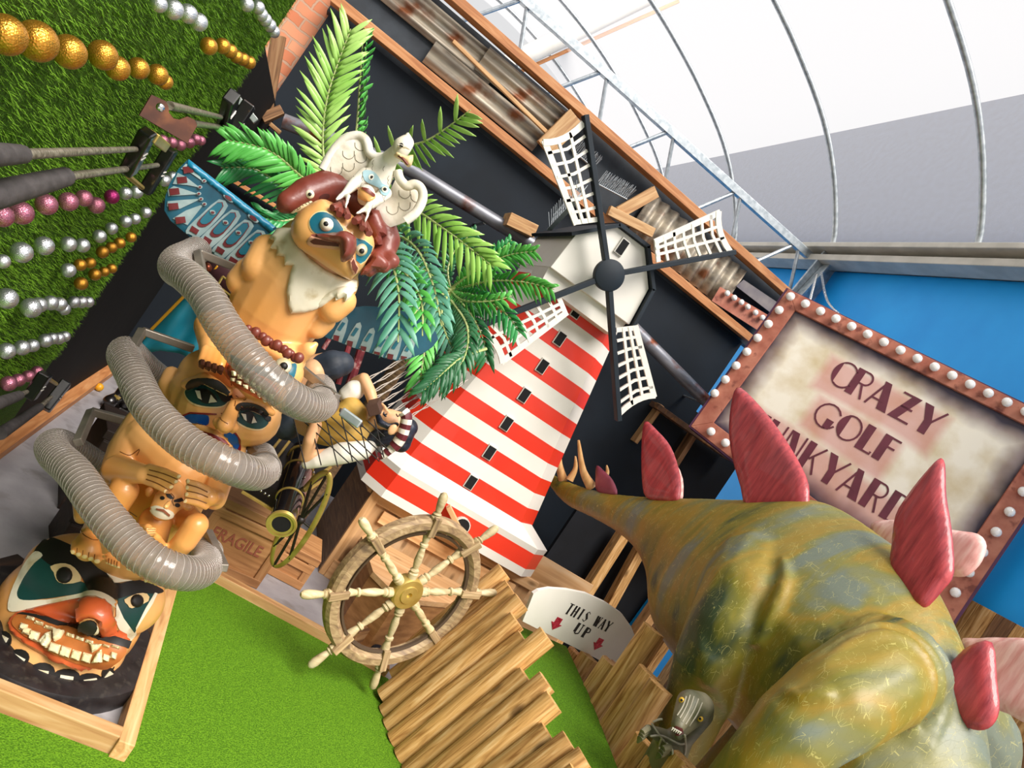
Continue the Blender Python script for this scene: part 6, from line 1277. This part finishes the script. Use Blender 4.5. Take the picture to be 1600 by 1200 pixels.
for i, (pts, ll, mi, n_) in enumerate((([(705, 450, 4.1), (740, 425, 4.0), (790, 400, 3.95), (838, 392, 3.9)], .15, 1, 26), ([(705, 455, 4.1), (760, 440, 3.9), (815, 440, 3.8), (866, 452, 3.75)], .15, 1, 28), ([(705, 455, 4.1), (745, 415, 4.05), (775, 395, 4.0), (800, 375, 4.0)], .12, 2, 20),
    ([(705, 455, 4.1), (750, 465, 3.85), (790, 490, 3.75), (812, 520, 3.75)], .15, 2, 26), ([(705, 455, 4.1), (735, 490, 3.8), (755, 530, 3.7), (762, 565, 3.7)], .15, 4, 24), ([(705, 455, 4.1), (700, 500, 3.8), (690, 550, 3.65), (685, 605, 3.6)], .16, 4, 24),
    ([(705, 455, 4.1), (670, 470, 3.85), (640, 500, 3.7), (625, 545, 3.65)], .15, 2, 24), ([(705, 455, 4.1), (675, 430, 3.95), (650, 415, 3.9), (620, 420, 3.85)], .14, 2, 22), ([(705, 455, 4.1), (700, 420, 4.1), (715, 385, 4.1), (745, 360, 4.1)], .12, 4, 20),
    ([(690, 470, 3.95), (670, 520, 3.6), (660, 570, 3.5), (655, 610, 3.5)], .14, 1, 24), ([(705, 470, 3.9), (730, 510, 3.6), (725, 560, 3.5), (690, 605, 3.45)], .14, 4, 26), ([(760, 545, 3.6), (720, 560, 3.5), (690, 585, 3.45), (660, 612, 3.42)], .13, 4, 26),
    ([(705, 455, 4.1), (725, 470, 3.8), (770, 470, 3.7), (800, 462, 3.7)], .13, 1, 22), ([(700, 460, 3.9), (690, 490, 3.7), (700, 530, 3.6), (720, 560, 3.6)], .14, 3, 20))):
    frond(palm2, pts, ll, leafm[mi], n_, 52, .3, .010, .3)
MB().tube([(p2.x, p2.y, 0), (p2.x, p2.y, 1.0), (p2.x, p2.y, p2.z)], [.05, .05, .03], 12).build('trunk', MATS['palm_trunk'], palm2, smooth=True)
# ================= pirate lounging in the hammock =================
skin = mat('figure_skin', '#d9a071', '#e6b387', rough=.45, scale=4); shirt = mat('shirt_white', '#e6e0d2', '#f1ece0', rough=.6, scale=5, bump=.4, bscale=7); vest = mat('vest_ochre', '#a8822e', '#c9a352', rough=.6, scale=5, bump=.4, bscale=9); hairm = mat('hair_black', '#14161f', '#232838', rough=.4, scale=30, bump=.8); trou = mat('trouser_navy', '#1d2530', '#36404e', rough=.6, scale=6, bump=.3)
zp = Z((440, 560), 6); PD = 3.3
pir = empty('person', P(540, 690, d=PD), 'pirate figure in ochre vest, white sleeves and striped headscarf asleep in a hammock', 'person')
def pc2(mb, *pts):
    q = [TC(zp, x, y, d_, r, 6) for x, y, d_, r in pts]
    for (a, ra), (b_, rb) in zip(q[:-1], q[1:]): mb.capsule(a, b_, ra, rb, n=16)
mb = MB(); pc2(mb, (250, 560, PD+.1, 170), (450, 650, PD, 175), (650, 690, PD, 160), (780, 720, PD, 110)); pc2(mb, (800, 680, PD, 70), (880, 590, PD-.02, 62)); pc2(mb, (1010, 590, PD-.02, 120), (980, 600, PD-.02, 105)); pc2(mb, (1090, 610, PD, 115), (1000, 580, PD, 110))
pc2(mb, (985, 500, PD-.04, 28), (968, 475, PD-.05, 20)); pc2(mb, (940, 520, PD-.04, 45), (900, 550, PD-.03, 45)); pc2(mb, (930, 500, PD-.06, 16), (915, 520, PD-.06, 14)); pc2(mb, (1035, 650, PD-.12, 32), (1050, 690, PD-.12, 28))
pc2(mb, (700, 240, PD+.05, 70), (770, 190, PD+.02, 58), (830, 320, PD, 58), (860, 420, PD, 50), (900, 450, PD-.02, 46))    # far arm bent behind the head
for k_ in range(4): pc2(mb, (900+k_*14, 430+k_*10, PD-.04, 16), (945+k_*12, 425+k_*16, PD-.06, 14), (975+k_*10, 450+k_*16, PD-.06, 11))
pc2(mb, (880, 480, PD-.05, 18), (870, 505, PD-.07, 13))
pc2(mb, (760, 860, PD-.08, 60), (500, 900, PD-.12, 62), (230, 920, PD-.16, 62), (270, 760, PD-.2, 66), (320, 620, PD-.2, 60))   # near arm
pc2(mb, (320, 600, PD-.2, 45), (300, 540, PD-.22, 48))
for k_ in range(4): pc2(mb, (285+k_*14, 500, PD-.24, 17), (275+k_*14, 455, PD-.25, 15), (282+k_*13, 425, PD-.24, 12))
pc2(mb, (340, 520, PD-.25, 17), (360, 480, PD-.27, 13))
pc2(mb, (150, 480, PD+.15, 180), (-60, 300, PD+.3, 130), (230, 100, PD+.35, 125), (420, 60, PD+.35, 120)); pc2(mb, (300, 130, PD+.3, 125), (120, 250, PD+.3, 100), (60, 330, PD+.2, 60))
pb_ = sculpt('body', mb, skin, pir, voxel=.007, sm=2); BP = bvh_of(pb_)
def part(name, m_, *chains, vox=.006, sm=2):
    mb = MB()
    for c_ in chains: pc2(mb, *c_)
    return sculpt(name, mb, m_, pir, voxel=vox, sm=sm)
part('vest', vest, [(420, 640, PD-.015, 180), (600, 660, PD-.015, 178), (760, 700, PD-.01, 135)], [(540, 600, PD, 150), (650, 470, PD+.01, 115), (700, 520, PD, 110)])
part('sleeve', shirt, [(880, 800, PD-.04, 40), (760, 860, PD-.08, 92), (560, 890, PD-.12, 105), (330, 960, PD-.15, 70), (240, 985, PD-.15, 55)]); part('sleeve', shirt, [(620, 340, PD+.03, 88), (680, 300, PD+.03, 98), (740, 250, PD+.03, 74)])
part('trousers', trou, [(160, 450, PD+.12, 185), (-60, 300, PD+.3, 140)], [(330, 110, PD+.34, 132), (480, 60, PD+.34, 142), (560, 50, PD+.36, 120)], [(50, 620, PD+.1, 150), (120, 560, PD+.1, 150)])
hr = [[(1130, 700, PD+.02, 130), (1190, 650, PD+.04, 90)], [(1120, 790, PD+.02, 95), (1000, 780, PD, 70)]]+[[(1030-k_*28, 690+(k_ % 3)*40, PD-.03, 42), (960-k_*25, 700+(k_ % 3)*45, PD-.05, 40), (900-k_*20, 720+(k_ % 3)*25, PD-.05, 30)] for k_ in range(5)]+[[(900, 530, PD-.08, 26), (925, 600, PD-.1, 34), (1000, 640, PD-.1, 30), (1080, 620, PD-.08, 24)]]
part('hair', hairm, *hr, vox=.005); part('moustache', hairm, [(955, 520, PD-.1, 10), (975, 540, PD-.11, 12)], vox=.004, sm=0)
scf = mat('scarf_maroon', '#5f1a24', rough=.6); scw = mat('scarf_white', '#e6ddd0', rough=.6)
path_ = [(1140, 500), (1170, 540), (1165, 600), (1150, 660), (1130, 720), (1095, 780), (1050, 830), (1000, 870), (960, 900), (910, 915)]
pp = crom([(a, b_, 0) for a, b_ in path_], 4)
for i in range(0, len(pp)-1, 3):
    q = [P(*zp(a.x, a.y), d=PD-.14+.04*abs(i/len(pp)-.4)) for a in pp[i:i+4]]; MB().tube(q, [.031 if i < 24 else .022]*len(q), 10, flat=.8).build('headscarf', scf if (i//3) % 2 else scw, pir, smooth=True)
MB().ball(P(*zp(1040, 668), d=PD-.15), .018, (1, .5, 1.4)).build('ear', skin, pir, smooth=True)
for pts in ([(1075, 520), (1090, 545), (1110, 520)], [(960, 500), (965, 525), (990, 520)]): linedecal(pz(zp, pts), BP, .005, .002).build('face_line', hairm, pir)
lbox('strap', P(*zp(545, 480), d=PD-.17), P(*zp(760, 630), d=PD-.14), .012, .05, mat('strap_dark', '#3a302c', rough=.4), pir, up=(0, 1, 0)); lbox('wristband', P(*zp(820, 470), d=PD-.09), P(*zp(930, 440), d=PD-.09), .05, .1, mat('leather', '#4a3026', rough=.6), pir, up=(0, 1, 0))
# hammock netting
hm = empty('hammock', P(560, 700, d=PD), 'knotted net hammock holding the sleeping pirate, cords running to the palm', 'hammock')
whc = mat('cord_white', '#b8aea4', rough=.8); blc = mat('cord_black', '#1a1412', rough=.8)
cords = MB()
for i in range(9):
    a = P(700+i*4, 520+i*9, d=3.7); b_ = P(560+i*9, 600+i*7, d=3.42)
    q = [a.lerp(b_, k_/8)+V((0, 0, .008*(1 if (k_+i) % 2 else -1))) for k_ in range(9)]; cords.tube(q, .0025, 5)
    q = [a.lerp(b_, k_/8)+V((0, 0, .008*(-1 if (k_+i) % 2 else 1)-.012)) for k_ in range(9)]; cords.tube(q, .0025, 5)
cords.build('cords', whc, hm)
net = MB()
for i in range(7):
    for s_ in (-1, 1):
        q = []
        for k_ in range(9):
            x = (455+i*20+k_*13 if s_ > 0 else 455+i*26+k_*3); y = 640+k_*12+i*3
            if y > 738-(x-480)*.12 or x > 612: break
            q.append(P(x, y, d=PD-.235+.0006*abs(x-520)))
        if len(q) > 2: net.tube(q, .0028, 5)
net.build('net', blc, hm)
# ================= cannon =================
cn = empty('cannon', P(470, 850, z=0), 'black ship cannon with gold bands pointing at the viewer', 'cannon')
m0, m1 = P(440, 818, d=3.15), P(472, 722, d=3.62); ax = (m1-m0).normalized(); rb_ = .062
MB().lathe(m0, ax, [(.02, .03), (0, .036), (0, .055), (.02, .056), (.2, .058), (.22, .062), (.42, .068), (.6, .074), (.62, .05)], 32).build('barrel', mat('cannon_black', '#120f10', '#1d1819', rough=.16, coat=.8), cn, smooth=True)
for h_, r_ in ((-.005, .066), (.012, .060), (.19, .064), (.42, .074), (.55, .08)): MB().lathe(m0+ax*h_, ax, [(-.006, r_-.012), (-.006, r_-.003), (0, r_), (.006, r_-.003), (.006, r_-.012)], 32, close=False).build('band', gold_m, cn, smooth=True)
MB().lathe(m0-ax*.006, ax, [(0, .04), (0, .058)], 32, close=False).build('muzzle_ring', gold_m, cn); MB().lathe(m0-ax*.004, ax, [(0, .001), (0, .04)], 24, close=False).build('bore', hole_m, cn)
ca = MB().hexa([P(378, 768, d=3.35), P(428, 798, d=3.35), P(508, 745, d=3.75), P(432, 700, d=3.75), P(394, 742, d=3.35), P(445, 774, d=3.35), P(516, 728, d=3.75), P(440, 682, d=3.75)]).build('carriage', mat('carriage_black', '#141114', rough=.4), cn)
for a, b_ in (((378, 768, 3.3), (428, 798, 3.3)), ((430, 800, 3.3), (508, 748, 3.68)), ((446, 775, 3.3), (517, 730, 3.68)), ((394, 742, 3.3), (440, 684, 3.68)), ((406, 750, 3.3), (452, 690, 3.68))): lbox('gold_edge', P(a[0], a[1], d=a[2]), P(b_[0], b_[1], d=b_[2]), .014, .014, gold_m, cn)
for i in range(9): MB().ball(P(390+i*6, 756+i*3.7, d=3.3) if i < 6 else P(448+(i-5)*14, 762-(i-5)*8, d=3.4), .006).build('rivet', chrome, cn, smooth=True)
wc_, e1_, e2_ = (470, 812), (42, -72), (17, 14); q = [P(wc_[0]+e1_[0]*cos(a)+e2_[0]*sin(a), wc_[1]+e1_[1]*cos(a)+e2_[1]*sin(a), d=3.42-.12*cos(a)) for a in np.linspace(0, 2*pi, 49)]
whl = MB(); whl.tube(q, .006, 8, flat=2.2); wh_ = whl.build('wheel', gold_m, cn, smooth=True)
for i in range(4): MB().tube([q[i*6], q[i*6+24]], .007, 8).build('spoke', mat('spoke_dark', '#1d1512', rough=.5), wh_)
MB().ball(P(*wc_, d=3.42), .022).build('axle_cap', mat('spoke_dark', '#1d1512'), wh_, smooth=True)
# ================= crates, shoes, cloth, bits =================
crw = wood('crate_wood', '#8a5c36', '#ab7a4c', '#bf9060', scale=.8); crd = wood('crate_dark', '#1c120d', '#2b1c14', '#3a271b', scale=.8)
def crate(label, x0, y0, x1, y1, h, m_, rot=0, text_=None):
    c_ = V(((x0+x1)/2, (y0+y1)/2, 0)); k = empty('crate', c_, label, 'crate'); 
    MB().box((x0, y0, 0), (x1, y1, h-.03)).build('box', m_, k, bevel=.004); MB().box((x0-.012, y0-.012, h-.045), (x1+.012, y1+.012, h)).build('lid', m_, k, bevel=.004)
    for x in (x0+.02, x1-.02): lbox('batten', (x, y0-.006, .0), (x, y0-.006, h-.045), .012, .045, m_, k)
    lbox('batten', (x0, y0-.007, .025), (x1, y0-.007, .025), .014, .045, m_, k); lbox('batten', (x0, y0-.007, h-.075), (x1, y0-.007, h-.075), .014, .045, m_, k)
    if text_: text(text_, (x0+.05, y0-.003, h*.42), (1, 0, 0), (0, 0, 1), .085, mat('faded_red', '#9a5540', rough=.8), 'stencil', k, xs=.85, bold=.001)
    k.rotation_euler.z = rot; return k
crate('brown wooden crate with faded red FRAGILE stencil right of the totem knees', .34, 3.72, .74, 4.05, .36, crw, .12, 'FRAGILE')
crate('small brown crate behind the cannon muzzle, beside the FRAGILE crate', .80, 3.98, 1.02, 4.3, .2, crw, -.05)
crate('dark box on the grey floor behind the middle hose turn', -.28, 3.62, -.02, 3.95, .42, crd, .3)
crate('low dark box on the grey floor left of the lowest hose turn', -.17, 3.2, -.02, 3.42, .2, crd, .35)
shoe = mat('shoe_black', '#15110f', rough=.25, coat=.5)
for i, (x, y, lab) in enumerate(((178, 630, 'left black buckled shoe standing by the yellow ball'), (203, 632, 'right black buckled shoe next to the totem shoulder'))):
    b0 = P(x, y, z=.03); k = empty('shoe', (b0.x, b0.y, 0), lab, 'shoe', 'buckled shoes'); mb = MB(); mb.capsule(b0+V((-.02, -.08, .02)), b0+V((0, .08, .03)), .045, .04); mb.capsule(b0+V((0, .06, .03)), b0+V((0, .08, .09)), .04, .04)
    sculpt('upper', mb, shoe, k, voxel=.008); MB().box((b0.x-.05, b0.y-.12, 0), (b0.x+.05, b0.y+.12, .018)).build('sole', shoe, k, bevel=.008); MB().box((b0.x-.02, b0.y-.07, .085), (b0.x+.02, b0.y-.03, .095)).build('buckle', gold_m, k)
clo = mat('turquoise_cloth', '#0a6f86', '#1390a8', rough=.6, scale=4); cdn = empty('draped_cloth', P(270, 560, d=3.1), 'turquoise cloth with a yellow border draped behind the left of the totem', 'cloth')
relief([(213, 548), (232, 520), (262, 485), (290, 455), (318, 448), (345, 470), (345, 520), (320, 570), (280, 552), (250, 548), (225, 552)], (P(280, 510, d=3.1), V((.1, -1, .2))), thick=.02, dome=.03, edge=.08, step=.012, fn=lambda x, y: .014*sin(x*38+y*14)+.01*sin(x*60-y*9)).build('drape', clo, cdn, smooth=True, sharp=0)
lbox('yellow_border', P(222, 530, d=3.04), P(304, 446, d=3.04), .012, .03, mat('yellow_trim', '#d79a1e', rough=.5), cdn, up=(0, 1, 0)); lbox('yellow_cord', P(322, 440, d=3.0), P(340, 415, d=3.0), .008, .012, MATS['yellow_trim'], cdn, up=(0, 1, 0))
ht = empty('pirate_clutter', P(335, 440, d=3.0), 'dark buckled leather gear with a brass buckle under the great wing', 'leather gear')
mb = MB(); mb.capsule(P(330, 425, d=3.05), P(372, 455, d=3.05), .06, .07); mb.capsule(P(350, 470, d=3.05), P(375, 480, d=3.05), .05, .05); sculpt('leather', mb, mat('leather_plum', '#2a1418', '#432228', rough=.4, scale=12), ht, voxel=.01)
q = [P(a, b_, d=2.94) for a, b_ in ((348, 432), (368, 448), (360, 462), (340, 446))]; mb = MB()
for i in range(4): mb.tube([q[i], q[(i+1) % 4]], .005, 6)
mb.build('buckle', gold_m, ht); MB().ball(P(323, 418, d=2.92), .02).build('rosette', mat('copper', '#8a4630', rough=.3, metal=.7), ht, smooth=True)
o = relief([(0, 866), (0, 842), (22, 818), (41, 796), (50, 786), (55, 790), (50, 801), (35, 822), (20, 842), (8, 858)], (P(20, 830, d=3.2), V((0, -1, 1))), thick=.02, dome=.005, step=.02, edge=.02, smooth_px=2).build('plastic_spade', mat('toy_red', '#c4201e', rough=.3, coat=.4), origin=P(20, 830, d=3.2), smooth=True); tag(o, 'red plastic toy spade at the left edge above the black totem foot', 'toy spade')
o = lbox('slab', P(8, 905, z=.03), P(48, 893, z=.03), .16, .05, crd); tag(o, 'dark brown slab on the floor behind the totem foot', 'slab')
k = empty('red_branches', P(560, 590, d=3.5), 'dark red weathered poles crossing behind the hammock pirate', 'poles')
for a, b_, r_ in (((540, 620), (565, 545), .022), ((528, 600), (548, 530), .015), ((505, 545), (520, 520), .012)): MB().tube([P(*a, d=3.75), P(*b_, d=3.75)], r_, 8).build('pole', mat('red_bark', '#5a1620', '#8a3038', rough=.7, scale=20, dirt='#c9a09a', dirt_scale=25), k, smooth=True)
o = MB().ball(P(592, 1018, z=.05), .05, (1, .8, .6)); o = o.build('net_bundle', mat('net_black', '#1c1822', rough=.9, scale=60, bump=1), origin=P(592, 1018, z=.02), smooth=True); tag(o, 'small bundle of black netting on the floor under the ship wheel', 'netting')
